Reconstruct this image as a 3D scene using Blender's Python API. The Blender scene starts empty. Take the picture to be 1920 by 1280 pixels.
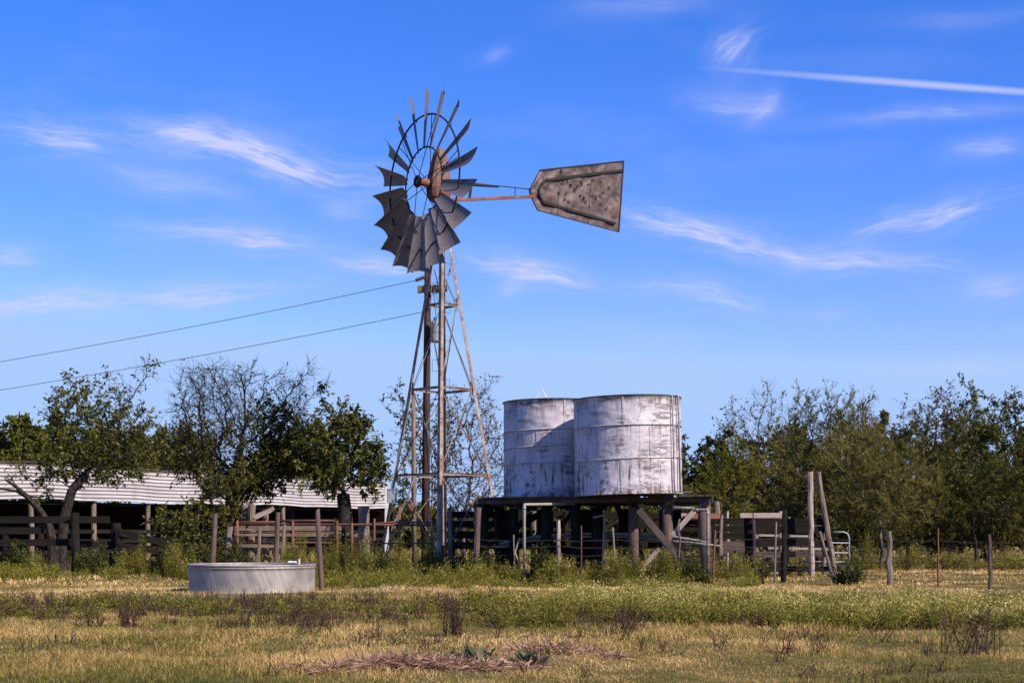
import bpy, math, random
import numpy as np
from mathutils import Vector, Matrix

sc = bpy.context.scene
COL = sc.collection
R = math.radians
# ------------------------------------------------------------------ camera
F = 2667.0; CX, CY = 960.0, 640.0; HCAM = 1.3; HORIZ = 998.0
cam_d = bpy.data.cameras.new('camera'); cam = bpy.data.objects.new('camera', cam_d); COL.objects.link(cam)
cam.location = (0, 0, HCAM); cam.rotation_euler = (R(90), 0, 0); cam_d.shift_y = (HORIZ - CY) / 1920   # level camera with a rising lens shift: uprights stay parallel
cam_d.sensor_width = 36; cam_d.lens = F / 1920 * 36; cam_d.clip_end = 6000; cam_d.clip_start = .1
sc.camera = cam
# ------------------------------------------------------------------ light
SUN_AZ = R(52)      # to the right of straight behind the camera
SUN_EL = R(38)
SUN = Vector((math.sin(SUN_AZ) * math.cos(SUN_EL), -math.cos(SUN_AZ) * math.cos(SUN_EL), math.sin(SUN_EL)))
sd = bpy.data.lights.new('sun', 'SUN'); sd.energy = 5.0; sd.angle = R(.5); sd.color = (1, .90, .76)
so = bpy.data.objects.new('sun', sd); COL.objects.link(so)
so.rotation_euler = (-SUN).to_track_quat('-Z', 'Y').to_euler(); so.location = (20, -20, 40)
sc.view_settings.view_transform = 'Standard'; sc.view_settings.look = 'None'
sc.cycles.max_bounces = 6; sc.cycles.diffuse_bounces = 3; sc.cycles.transmission_bounces = 3
sc.view_settings.gamma = 1; sc.view_settings.exposure = 0.4


def ray(u, v):
    return Vector(((u - CX) / F, 1, (HORIZ - v) / F))


def at(u, v, Y):
    d = ray(u, v)
    return Vector((0, 0, HCAM)) + d * (Y / d.y)


def on_plane(u, v, P0, n):
    d = ray(u, v); o = Vector((0, 0, HCAM))
    return o + d * ((P0 - o).dot(n) / d.dot(n))


# ------------------------------------------------------------------ world: sky and cirrus
w = bpy.data.worlds.new('World'); sc.world = w; w.use_nodes = True
nt = w.node_tree; N = nt.nodes; L = nt.links; N.clear()
out = N.new('ShaderNodeOutputWorld'); bg = N.new('ShaderNodeBackground'); bg.inputs[1].default_value = .1
sky = N.new('ShaderNodeTexSky'); sky.sky_type = 'NISHITA'; sky.sun_disc = False
sky.sun_elevation = SUN_EL; sky.sun_rotation = math.pi - SUN_AZ
sky.altitude = 300; sky.air_density = 1.0; sky.dust_density = .15; sky.ozone_density = 3.5
tc = N.new('ShaderNodeTexCoord'); sep = N.new('ShaderNodeSeparateXYZ'); L.new(tc.outputs['Generated'], sep.inputs[0])


def wm(op, a, b=None, c=None, clamp=False):
    n = N.new('ShaderNodeMath'); n.operation = op; n.use_clamp = clamp
    for i, x in enumerate((a, b, c)):
        if x is None: continue
        if isinstance(x, (int, float)): n.inputs[i].default_value = x
        else: L.new(x, n.inputs[i])
    return n.outputs[0]


ymax = wm('MAXIMUM', sep.outputs[1], .08)
cu = wm('DIVIDE', sep.outputs[0], ymax); cv = wm('DIVIDE', sep.outputs[2], ymax)
cmb = N.new('ShaderNodeCombineXYZ'); L.new(cu, cmb.inputs[0]); L.new(cv, cmb.inputs[1])
nz = N.new('ShaderNodeTexNoise'); nz.inputs['Scale'].default_value = 9; nz.inputs['Detail'].default_value = 5
L.new(cmb.outputs[0], nz.inputs['Vector'])
vs = N.new('ShaderNodeVectorMath'); vs.operation = 'SUBTRACT'; vs.inputs[1].default_value = (.5, .5, .5); L.new(nz.outputs['Color'], vs.inputs[0])
vm = N.new('ShaderNodeVectorMath'); vm.operation = 'MULTIPLY_ADD'; vm.inputs[1].default_value = (.085, .034, 0)
L.new(vs.outputs[0], vm.inputs[0]); L.new(cmb.outputs[0], vm.inputs[2])
WARP = vm.outputs[0]
total = None
CL = [((285, 240), (700, 338), 30, .95), ((275, 245), (420, 250), 26, .5), ((0, 232), (230, 262), 34, .4), ((190, 300), (450, 370), 24, .28),
      ((310, 425), (630, 462), 24, .5), ((590, 488), (790, 508), 18, .45), ((-60, 560), (300, 575), 24, .6),
      ((230, 578), (570, 542), 24, .45), ((-40, 465), (90, 482), 24, .35), ((870, 478), (1130, 530), 22, .62),
      ((930, 548), (1010, 518), 18, .3), ((1150, 400), (1470, 465), 28, .75), ((1420, 462), (1770, 505), 22, .6),
      ((1170, 530), (1450, 580), 28, .4), ((1360, 105), (1450, 45), 30, .4), ((1590, 445), (1890, 378), 24, .5),
      ((1760, 302), (1940, 278), 22, .3), ((1280, 170), (1470, 195), 30, .28), ((1540, 228), (1960, 205), 14, .3),
      ((1400, 230), (1470, 160), 16, .25), ((1760, 555), (1960, 525), 28, .28), ((1060, 22), (1380, 0), 18, .2),
      ((870, 98), (970, 78), 14, .18), ((1600, 40), (1980, 20), 20, .12), ((600, 370), (700, 400), 24, .25),
      ((1650, 700), (1960, 690), 18, .2), ((1500, 580), (1650, 590), 18, .12), ((1050, 600), (1300, 640), 24, .1)]


def uvpix(u, v):
    d = ray(u, v); return (d.x / d.y, d.z / d.y)


def streak(p, q, wd, amt, warp=True, fib=True):
    global total
    a = uvpix(*p); b = uvpix(*q)
    mx, my = (a[0] + b[0]) / 2, (a[1] + b[1]) / 2
    ln = math.hypot(b[0] - a[0], b[1] - a[1]) / 2; ang = math.atan2(b[1] - a[1], b[0] - a[0]); wdt = wd / F
    s1 = N.new('ShaderNodeVectorMath'); s1.operation = 'SUBTRACT'; s1.inputs[1].default_value = (mx, my, 0)
    L.new(WARP if warp else cmb.outputs[0], s1.inputs[0])
    mp = N.new('ShaderNodeMapping'); mp.inputs['Rotation'].default_value = (0, 0, -ang); L.new(s1.outputs[0], mp.inputs[0])
    m2 = N.new('ShaderNodeVectorMath'); m2.operation = 'MULTIPLY'; m2.inputs[1].default_value = (1 / ln, 1 / wdt, 0); L.new(mp.outputs[0], m2.inputs[0])
    le = N.new('ShaderNodeVectorMath'); le.operation = 'LENGTH'; L.new(m2.outputs[0], le.inputs[0])
    mr = N.new('ShaderNodeMapRange'); mr.interpolation_type = 'SMOOTHSTEP'
    mr.inputs['From Min'].default_value = 0; mr.inputs['From Max'].default_value = 1.1
    mr.inputs['To Min'].default_value = amt; mr.inputs['To Max'].default_value = 0
    L.new(le.outputs['Value'], mr.inputs['Value'])
    o = mr.outputs[0]
    if fib and amt >= .2:
        m3 = N.new('ShaderNodeVectorMath'); m3.operation = 'MULTIPLY'; m3.inputs[1].default_value = (18, 170, 1); L.new(mp.outputs[0], m3.inputs[0])
        n3 = N.new('ShaderNodeTexNoise'); n3.inputs['Detail'].default_value = 3; n3.inputs['Roughness'].default_value = .62; n3.inputs['Scale'].default_value = 1; n3.inputs['Distortion'].default_value = .8; L.new(m3.outputs[0], n3.inputs['Vector'])
        r3 = N.new('ShaderNodeMapRange'); r3.inputs['From Min'].default_value = .37; r3.inputs['From Max'].default_value = .63; r3.inputs['To Min'].default_value = .32; r3.inputs['To Max'].default_value = 1.32; L.new(n3.outputs[0], r3.inputs['Value'])
        o = wm('MULTIPLY', o, r3.outputs[0])
    total = o if total is None else wm('ADD', total, o)


for c in CL:
    streak(*c[:3], min(1, c[3] * 1.0))
    ex = Vector(c[1]) - Vector(c[0]); streak(tuple(Vector(c[0]) - ex * .38), tuple(Vector(c[1]) + ex * .38), c[2] * 2.1, c[3] * .62)
st = N.new('ShaderNodeMapping'); st.inputs['Scale'].default_value = (16, 70, 1); st.inputs['Rotation'].default_value = (0, 0, R(9)); L.new(WARP, st.inputs[0])
sn = N.new('ShaderNodeTexNoise'); sn.inputs['Scale'].default_value = 1; sn.inputs['Detail'].default_value = 6; sn.inputs['Roughness'].default_value = .6
L.new(st.outputs[0], sn.inputs['Vector'])
sr = N.new('ShaderNodeMapRange'); sr.inputs['From Min'].default_value = .25; sr.inputs['From Max'].default_value = .72
sr.inputs['To Min'].default_value = .35; sr.inputs['To Max'].default_value = 1.15; L.new(sn.outputs[0], sr.inputs['Value'])
total = wm('MULTIPLY', total, sr.outputs[0])
# thin veil everywhere
vn = N.new('ShaderNodeMapping'); vn.inputs['Scale'].default_value = (4, 14, 1); vn.inputs['Rotation'].default_value = (0, 0, R(12)); L.new(WARP, vn.inputs[0])
v2 = N.new('ShaderNodeTexNoise'); v2.inputs['Scale'].default_value = 1; v2.inputs['Detail'].default_value = 4; L.new(vn.outputs[0], v2.inputs['Vector'])
v3 = N.new('ShaderNodeMapRange'); v3.inputs['From Min'].default_value = .5; v3.inputs['From Max'].default_value = .8
v3.inputs['To Max'].default_value = .16; L.new(v2.outputs[0], v3.inputs['Value'])
total = wm('ADD', total, v3.outputs[0])
streak((1290, 125), (2240, 197), 10, .72, False, False)
total = wm('MULTIPLY', total, wm('GREATER_THAN', sep.outputs[1], .08))
total = wm('MINIMUM', total, .92)
hs = N.new('ShaderNodeHueSaturation'); hs.inputs['Saturation'].default_value = 1.35; hs.inputs['Value'].default_value = 1.0
L.new(sky.outputs[0], hs.inputs['Color'])
tint = N.new('ShaderNodeMix'); tint.data_type = 'RGBA'; tint.blend_type = 'MULTIPLY'; tint.inputs[0].default_value = 1
tint.inputs[7].default_value = (1.25, .955, 1.58, 1); L.new(hs.outputs[0], tint.inputs[6])
cap = N.new('ShaderNodeMix'); cap.data_type = 'RGBA'; cap.blend_type = 'DARKEN'; cap.inputs[0].default_value = 1; cap.inputs[7].default_value = (2.55, 4.05, 7.3, 1)
L.new(tint.outputs[2], cap.inputs[6])
lift = N.new('ShaderNodeMix'); lift.data_type = 'RGBA'; lift.blend_type = 'MULTIPLY'; lift.inputs[0].default_value = 1; lift.inputs[7].default_value = (1.21, 1.13, 1.05, 1)
L.new(cap.outputs[2], lift.inputs[6])
cm = N.new('ShaderNodeMix'); cm.data_type = 'RGBA'; L.new(total, cm.inputs[0]); L.new(lift.outputs[2], cm.inputs[6]); cm.inputs[7].default_value = (4.7, 5.0, 7.4, 1)
L.new(cm.outputs[2], bg.inputs[0]); L.new(bg.outputs[0], out.inputs[0])

# ------------------------------------------------------------------ helpers
rng = np.random.default_rng(7); random.seed(7)


def tag(o, label=None, cat=None, group=None, kind=None):
    if label: o['label'] = label
    if cat: o['category'] = cat
    if group: o['group'] = group
    if kind: o['kind'] = kind
    return o


def thing(name, loc, label, cat, group=None):
    o = bpy.data.objects.new(name, None); COL.objects.link(o); o.location = loc; o.empty_display_size = .3
    return tag(o, label, cat, group)


def rootof(o):
    while o.parent: o = o.parent
    return o


def mk(name, V, faces_arr_list, mat, parent=None, smooth=False, attrs=None, loc=None):
    """V (n,3); faces_arr_list: list of int arrays (m,k)"""
    V = np.asarray(V, dtype=np.float32)
    off = Vector(loc) if loc is not None else (rootof(parent).location if parent else Vector((0, 0, 0)))
    V = V - np.array(off, dtype=np.float32)
    me = bpy.data.meshes.new(name)
    me.vertices.add(len(V)); me.vertices.foreach_set('co', V.ravel())
    fl = [np.asarray(f, dtype=np.int32) for f in faces_arr_list if len(f)]
    nl = sum(f.size for f in fl); nf = sum(len(f) for f in fl)
    me.loops.add(nl); me.polygons.add(nf)
    me.loops.foreach_set('vertex_index', np.concatenate([f.ravel() for f in fl]))
    tot = np.concatenate([np.full(len(f), f.shape[1], dtype=np.int32) for f in fl])
    st_ = np.concatenate([[0], np.cumsum(tot)[:-1]]).astype(np.int32)
    me.polygons.foreach_set('loop_start', st_); me.polygons.foreach_set('loop_total', tot)
    if smooth: me.polygons.foreach_set('use_smooth', np.ones(nf, dtype=bool))
    me.update(calc_edges=True)
    for k, (dt, arr) in (attrs or {}).items():
        a = me.attributes.new(k, dt, 'POINT')
        a.data.foreach_set('vector' if dt == 'FLOAT_VECTOR' else 'value', np.asarray(arr, dtype=np.float32).ravel())
    me.materials.append(mat)
    o = bpy.data.objects.new(name, me); COL.objects.link(o)
    if parent: o.parent = parent
    elif loc is not None: o.location = loc
    return o


class MB:
    """collects shapes; loc attribute = coordinates along each piece (z runs along its length)"""
    def __init__(s): s.V = []; s.A = []; s.Fq = []; s.Ft = []; s.Fn = []; s.n = 0

    def add(s, vs, at_, quads=(), tris=(), ngons=()):
        n = s.n; s.V.extend([tuple(v) for v in vs]); s.A.extend([tuple(a) for a in at_]); s.n += len(vs)
        s.Fq += [tuple(i + n for i in q) for q in quads]; s.Ft += [tuple(i + n for i in q) for q in tris]
        s.Fn += [tuple(i + n for i in q) for q in ngons]

    def beam(s, p, q, w_, h, up=(0, 0, 1), bev=.0, jit=0.0):
        """box from p to q; w_ sideways, h along up"""
        p = Vector(p); q = Vector(q); d = q - p; ln = d.length; d.normalize()
        up = Vector(up)
        x = d.cross(up)
        if x.length < 1e-4: x = d.cross(Vector((0, 1, 0)))
        x.normalize(); y = x.cross(d).normalized()
        b = min(bev, w_ * .3, h * .3)
        if b > 0:
            pr = [(-w_ / 2 + b, -h / 2), (w_ / 2 - b, -h / 2), (w_ / 2, -h / 2 + b), (w_ / 2, h / 2 - b), (w_ / 2 - b, h / 2), (-w_ / 2 + b, h / 2), (-w_ / 2, h / 2 - b), (-w_ / 2, -h / 2 + b)]
        else:
            pr = [(-w_ / 2, -h / 2), (w_ / 2, -h / 2), (w_ / 2, h / 2), (-w_ / 2, h / 2)]
        k = len(pr); o = random.uniform(0, 50); vs = []; aa = []
        ns = 1 if jit == 0 else max(2, int(ln / .5))
        for i in range(ns + 1):
            t = i / ns; c = p + d * ln * t
            if 0 < i < ns + 1 and jit: c = c + x * random.uniform(-jit, jit) + y * random.uniform(-jit, jit)
            for a, b2 in pr:
                f = 1 + (random.uniform(-.06, .06) if jit else 0)
                vs.append(c + x * a * f + y * b2 * f); aa.append((a + o, b2 + o * .7, ln * t + o))
        qd = []
        for i in range(ns):
            for j in range(k):
                j2 = (j + 1) % k; qd.append((i * k + j, i * k + j2, (i + 1) * k + j2, (i + 1) * k + j))
        s.add(vs, aa, qd, ngons=[tuple(reversed(range(k))), tuple(range(ns * k, ns * k + k))])

    def tube(s, pts, rad, n=8, cap=True, lump=0.0, closed=False):
        pts = [Vector(p) for p in pts]; m = len(pts)
        if isinstance(rad, (int, float)): rad = [rad] * m
        o = random.uniform(0, 50); vs = []; aa = []; prev = None; ln = 0
        for i, c in enumerate(pts):
            if closed: d = (pts[(i + 1) % m] - pts[i - 1]).normalized()
            else: d = ((pts[min(i + 1, m - 1)] - pts[max(i - 1, 0)])).normalized()
            if prev is None:
                x = d.cross(Vector((0, 0, 1)))
                if x.length < .05: x = d.cross(Vector((0, 1, 0)))
                x.normalize()
            else:
                x = (prev - d * prev.dot(d)).normalized()
            prev = x; y = d.cross(x)
            if i: ln += (pts[i] - pts[i - 1]).length
            for j in range(n):
                a = 2 * math.pi * j / n; rr = rad[i] * (1 + (random.uniform(-lump, lump) if lump else 0))
                vs.append(c + (x * math.cos(a) + y * math.sin(a)) * rr)
                aa.append((math.cos(a) * rad[i] + o, math.sin(a) * rad[i] + o * .3, ln + o))
        qd = []
        for i in range(m if closed else m - 1):
            i2 = (i + 1) % m
            for j in range(n):
                j2 = (j + 1) % n; qd.append((i * n + j, i * n + j2, i2 * n + j2, i2 * n + j))
        ng = [] if (not cap or closed) else [tuple(reversed(range(n))), tuple(range((m - 1) * n, m * n))]
        s.add(vs, aa, qd, ngons=ng)

    def lathe(s, c, prof, n=48, a0=0, a1=2 * math.pi):
        """prof list of (r,z) about vertical axis through c; attr=(arc,r,z)"""
        full = abs(a1 - a0 - 2 * math.pi) < 1e-6
        c = Vector(c); k = len(prof); cols = n + 1; vs = []; aa = []
        for i in range(cols):
            a = a0 + (a1 - a0) * i / n
            for r_, z in prof:
                vs.append(c + Vector((r_ * math.cos(a), r_ * math.sin(a), z))); aa.append((a * max(p[0] for p in prof), r_, z))
        qd = [(i * k + j, (i + 1) * k + j, (i + 1) * k + j + 1, i * k + j + 1) for i in range(n) for j in range(k - 1)]
        s.add(vs, aa, qd)

    def prism(s, poly, off):
        """polygon of points extruded by vector off"""
        n = len(poly); poly = [Vector(p) for p in poly]; off = Vector(off)
        vs = poly + [p + off for p in poly]; aa = [(p.x, p.y, p.z) for p in poly] * 2
        s.add(vs, aa, [(i, (i + 1) % n, (i + 1) % n + n, i + n) for i in range(n)], ngons=[tuple(reversed(range(n))), tuple(range(n, 2 * n))])

    def build(s, name, mat, parent=None, smooth=False, loc=None):
        me = bpy.data.meshes.new(name)
        off = Vector(loc) if loc is not None else (rootof(parent).location if parent else Vector((0, 0, 0)))
        me.from_pydata([Vector(v) - off for v in s.V], [], s.Fq + s.Ft + s.Fn); me.update()
        a = me.attributes.new('loc', 'FLOAT_VECTOR', 'POINT'); a.data.foreach_set('vector', np.array(s.A, dtype=np.float32).ravel())
        if smooth:
            me.polygons.foreach_set('use_smooth', np.array([len(p.vertices) <= 4 for p in me.polygons], dtype=bool))
        me.materials.append(mat)
        o = bpy.data.objects.new(name, me); COL.objects.link(o)
        if parent: o.parent = parent
        elif loc is not None: o.location = loc
        return o


def vnoise(x, y, scale, seed=0):
    x = np.asarray(x) / scale + 1000; y = np.asarray(y) / scale + 1000
    xi = np.floor(x).astype(np.int64); yi = np.floor(y).astype(np.int64); fx = x - xi; fy = y - yi
    fx = fx * fx * (3 - 2 * fx); fy = fy * fy * (3 - 2 * fy)

    def h(a, b):
        n_ = (a * 374761393 + b * 668265263 + seed * 974634777) & 0xffffffff
        n_ = ((n_ ^ (n_ >> 13)) * 1274126177) & 0xffffffff
        return ((n_ ^ (n_ >> 16)) & 0xffff) / 65535.0
    return (h(xi, yi) * (1 - fx) + h(xi + 1, yi) * fx) * (1 - fy) + (h(xi, yi + 1) * (1 - fx) + h(xi + 1, yi + 1) * fx) * fy


def fbm(x, y, scale, seed=0):
    return .5 * vnoise(x, y, scale, seed) + .3 * vnoise(x, y, scale / 2.3, seed + 1) + .2 * vnoise(x, y, scale / 5.1, seed + 2)


def gzv(x, y):
    f = np.clip((140 - y) / 60, 0, 1)
    z = ((fbm(x, y, 6, 3) - .5) * .16 + (fbm(x, y, 1.2, 9) - .5) * .05) * f
    # low straw mound in the foreground
    z = z + .10 * np.exp(-((x + .95) / .75) ** 2 - ((y - 12.9) / .45) ** 2) + .08 * np.exp(-((x - .35) / .55) ** 2 - ((y - 14.0) / .5) ** 2)
    return z


def gz(x, y): return float(gzv(np.array([x]), np.array([y]))[0])


# ------------------------------------------------------------------ materials
class NT:
    def __init__(s, name):
        s.m = bpy.data.materials.new(name); s.m.use_nodes = True; s.t = s.m.node_tree; s.N = s.t.nodes; s.L = s.t.links
        s.b = s.N['Principled BSDF']; s.out = s.N['Material Output']

    def node(s, k, **kw):
        n = s.N.new(k)
        for a, b in kw.items(): setattr(n, a, b)
        return n

    def attr(s, nm): 
        n = s.node('ShaderNodeAttribute'); n.attribute_name = nm; return n

    def setin(s, sock, v):
        if isinstance(v, bpy.types.NodeSocket): s.L.new(v, sock)
        else: sock.default_value = v

    def noise(s, vec, scale, detail=4, rough=.55, sc3=None, dist=0):
        if sc3 is not None:
            mp = s.node('ShaderNodeMapping'); mp.inputs['Scale'].default_value = sc3; s.L.new(vec, mp.inputs[0]); vec = mp.outputs[0]
        n = s.node('ShaderNodeTexNoise'); n.inputs['Scale'].default_value = scale; n.inputs['Detail'].default_value = detail
        n.inputs['Roughness'].default_value = rough; n.inputs['Distortion'].default_value = dist
        s.L.new(vec, n.inputs['Vector']); return n.outputs[0]

    def rng(s, v, a, b, c=0, d=1):
        n = s.node('ShaderNodeMapRange'); s.L.new(v, n.inputs[0])
        for i, x in zip((1, 2, 3, 4), (a, b, c, d)): n.inputs[i].default_value = x
        return n.outputs[0]

    def math(s, op, a, b=0, clamp=False):
        n = s.node('ShaderNodeMath', operation=op, use_clamp=clamp); s.setin(n.inputs[0], a); s.setin(n.inputs[1], b); return n.outputs[0]

    def mix(s, f, a, b, mode='MIX'):
        n = s.node('ShaderNodeMix', data_type='RGBA', blend_type=mode); s.setin(n.inputs[0], f)
        s.setin(n.inputs[6], a if isinstance(a, bpy.types.NodeSocket) else (*a, 1)); s.setin(n.inputs[7], b if isinstance(b, bpy.types.NodeSocket) else (*b, 1))
        return n.outputs[2]

    def ramp(s, v, stops):
        n = s.node('ShaderNodeValToRGB'); s.L.new(v, n.inputs[0]); e = n.color_ramp.elements
        while len(e) < len(stops): e.new(.5)
        for i, (p, c) in enumerate(stops): e[i].position = p; e[i].color = (*c, 1)
        return n.outputs[0]

    def bump(s, h, strength, dist=.01):
        n = s.node('ShaderNodeBump'); n.inputs['Strength'].default_value = strength; n.inputs['Distance'].default_value = dist
        s.L.new(h, n.inputs['Height']); s.L.new(n.outputs[0], s.b.inputs['Normal'])

    def fin(s, col, rough=.8, metal=0, spec=.3):
        s.setin(s.b.inputs['Base Color'], col if isinstance(col, bpy.types.NodeSocket) else (*col, 1))
        s.setin(s.b.inputs['Roughness'], rough); s.setin(s.b.inputs['Metallic'], metal)
        s.b.inputs['Specular IOR Level'].default_value = spec; return s.m


def wood(name, dark, light, streak_=1.0, bump=.6):
    t = NT(name); v = t.attr('loc').outputs['Vector']
    g = t.noise(v, 1, 6, .65, (45, 45, 2.2)); c = t.noise(v, 1, 3, .5, (9, 9, 1.2)); b = t.noise(v, 2.2, 3)
    f = t.math('ADD', t.math('MULTIPLY', g, .6), t.math('MULTIPLY', c, .4))
    col = t.ramp(f, [(.32, dark), (.52, tuple((a + b_) / 2 for a, b_ in zip(dark, light))), (.68, light)])
    crack = t.rng(t.noise(v, 1, 2, .5, (30, 30, .9)), .36, .30)
    col = t.mix(t.math('MULTIPLY', crack, .85), col, (.02, .015, .012))
    col = t.mix(t.rng(b, .4, .75, 0, .5), col, dark)
    t.bump(f, bump, .012)
    return t.fin(col, .88, 0, .15)


M = {}
M['wood_grey'] = wood('weathered_grey_wood', (.08, .06, .047), (.36, .275, .22))
M['wood_brown'] = wood('brown_wood', (.07, .044, .038), (.20, .135, .115))
M['wood_dark'] = wood('dark_shaded_wood', (.006, .005, .004), (.028, .022, .018))  # dark wood taken near black, tree shade put into its colour
M['wood_plat'] = wood('platform_timber', (.04, .029, .027), (.17, .12, .11))
M['wood_red'] = wood('reddish_wood', (.16, .06, .04), (.36, .16, .11))
M['wood_pale'] = wood('pale_board', (.24, .18, .15), (.56, .455, .39))
M['pole'] = wood('utility_pole_wood', (.035, .02, .016), (.12, .07, .055))


def bark():
    t = NT('bark'); g = t.node('ShaderNodeNewGeometry').outputs['Position']
    a = t.noise(g, 1, 5, .6, (14, 14, 5)); b = t.noise(g, 1.3, 2)
    col = t.ramp(a, [(.35, (.012, .010, .008)), (.6, (.045, .036, .03)), (.75, (.13, .11, .10))])
    col = t.mix(t.rng(b, .4, .7, 0, .45), col, (.03, .024, .02))
    t.bump(a, .7, .02); return t.fin(col, .9, 0, .1)


M['bark'] = bark()


def barkgrey():
    t = NT('grey_twig_bark'); g = t.node('ShaderNodeNewGeometry').outputs['Position']
    a = t.noise(g, 1, 5, .6, (10, 10, 4))
    col = t.ramp(a, [(.35, (.05, .038, .036)), (.65, (.16, .125, .12))]); return t.fin(col, .9, 0, .1)


M['bark_grey'] = barkgrey()


def steel(name, base, rust, amt, rough=.5, metal=.6):
    t = NT(name); v = t.attr('loc').outputs['Vector']; g = t.node('ShaderNodeNewGeometry').outputs['Position']
    a = t.noise(g, 2.2, 6, .65); b = t.noise(g, 14, 4, .6)
    f = t.rng(t.math('ADD', t.math('MULTIPLY', a, .7), t.math('MULTIPLY', b, .3)), 1 - amt - .08, 1 - amt + .08)
    c0 = t.mix(t.rng(b, .35, .65), base, tuple(x * .78 for x in base))
    col = t.mix(f, c0, rust); t.bump(b, .15, .004)
    return t.fin(col, t.rng(f, 0, 1, rough, .85), t.rng(f, 0, 1, metal, .05), .4)


M['galv'] = steel('galvanised_steel', (.50, .48, .50), (.30, .13, .06), .42, .5, .35)
M['galv_tower'] = steel('tower_angle_iron', (.40, .33, .30), (.20, .10, .06), .51, .6, .2)
M['blade'] = steel('galvanised_sail', (.21, .18, .178), (.09, .055, .04), .40, .55, .3)
M['rust'] = steel('rusty_steel', (.10, .05, .04), (.20, .075, .045), .55, .8, .2)
M['rust_red'] = steel('red_brown_cast_iron', (.30, .12, .08), (.16, .055, .035), .5, .75, .1)
M['hood'] = steel('faded_hood_paint', (.22, .135, .12), (.15, .06, .042), .54, .7, .1)
M['dark_iron'] = steel('dark_iron', (.014, .012, .012), (.05, .022, .015), .35, .8, 0)
M['brace'] = steel('tower_brace_iron', (.24, .20, .185), (.17, .09, .06), .47, .7, .1)
M['wire'] = steel('wire', (.06, .055, .055), (.07, .04, .03), .5, .6, .4)
M['pvc'] = steel('old_white_pipe', (.36, .33, .31), (.17, .14, .12), .45, .7, 0)
M['box_grey'] = steel('grey_enclosure', (.34, .35, .38), (.25, .2, .17), .3, .5, .1)
M['white_paint'] = steel('white_painted_trim', (.70, .68, .68), (.4, .34, .3), .35, .6, 0)
M['concrete'] = steel('old_concrete', (.03, .026, .022), (.05, .045, .04), .5, .9, 0)
M['ceramic'] = steel('insulator', (.10, .06, .05), (.2, .18, .17), .4, .25, 0)


def vane():
    t = NT('weathered_vane_sheet'); g = t.attr('loc').outputs['Vector']
    a = t.noise(g, 1, 5, .6, (2.2, 2.2, 2.8), 1.2); b = t.noise(g, 9, 5, .65)
    col = t.ramp(t.math('ADD', t.math('MULTIPLY', a, .75), t.math('MULTIPLY', b, .25)), [(.36, (.024, .016, .016)), (.5, (.10, .067, .068)), (.64, (.185, .135, .138))])
    rs = t.rng(t.noise(g, 1.1, 4), .55, .7, 0, .6); col = t.mix(t.math('MULTIPLY', rs, .6), col, (.20, .12, .08))
    vo = t.node('ShaderNodeTexVoronoi'); vo.inputs['Scale'].default_value = 3.4; t.L.new(g, vo.inputs['Vector'])
    cmpn = t.node('ShaderNodeMath', operation='COMPARE'); t.L.new(vo.outputs['Distance'], cmpn.inputs[0]); cmpn.inputs[1].default_value = .10; cmpn.inputs[2].default_value = .035
    sp = t.node('ShaderNodeSeparateColor'); t.L.new(vo.outputs['Color'], sp.inputs[0])
    k = t.math('MULTIPLY', cmpn.outputs[0], t.math('GREATER_THAN', sp.outputs[0], .66))
    col = t.mix(t.math('MULTIPLY', k, .85), col, (.03, .015, .012))
    t.bump(a, .35, .05); return t.fin(col, .6, .15, .3)


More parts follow.
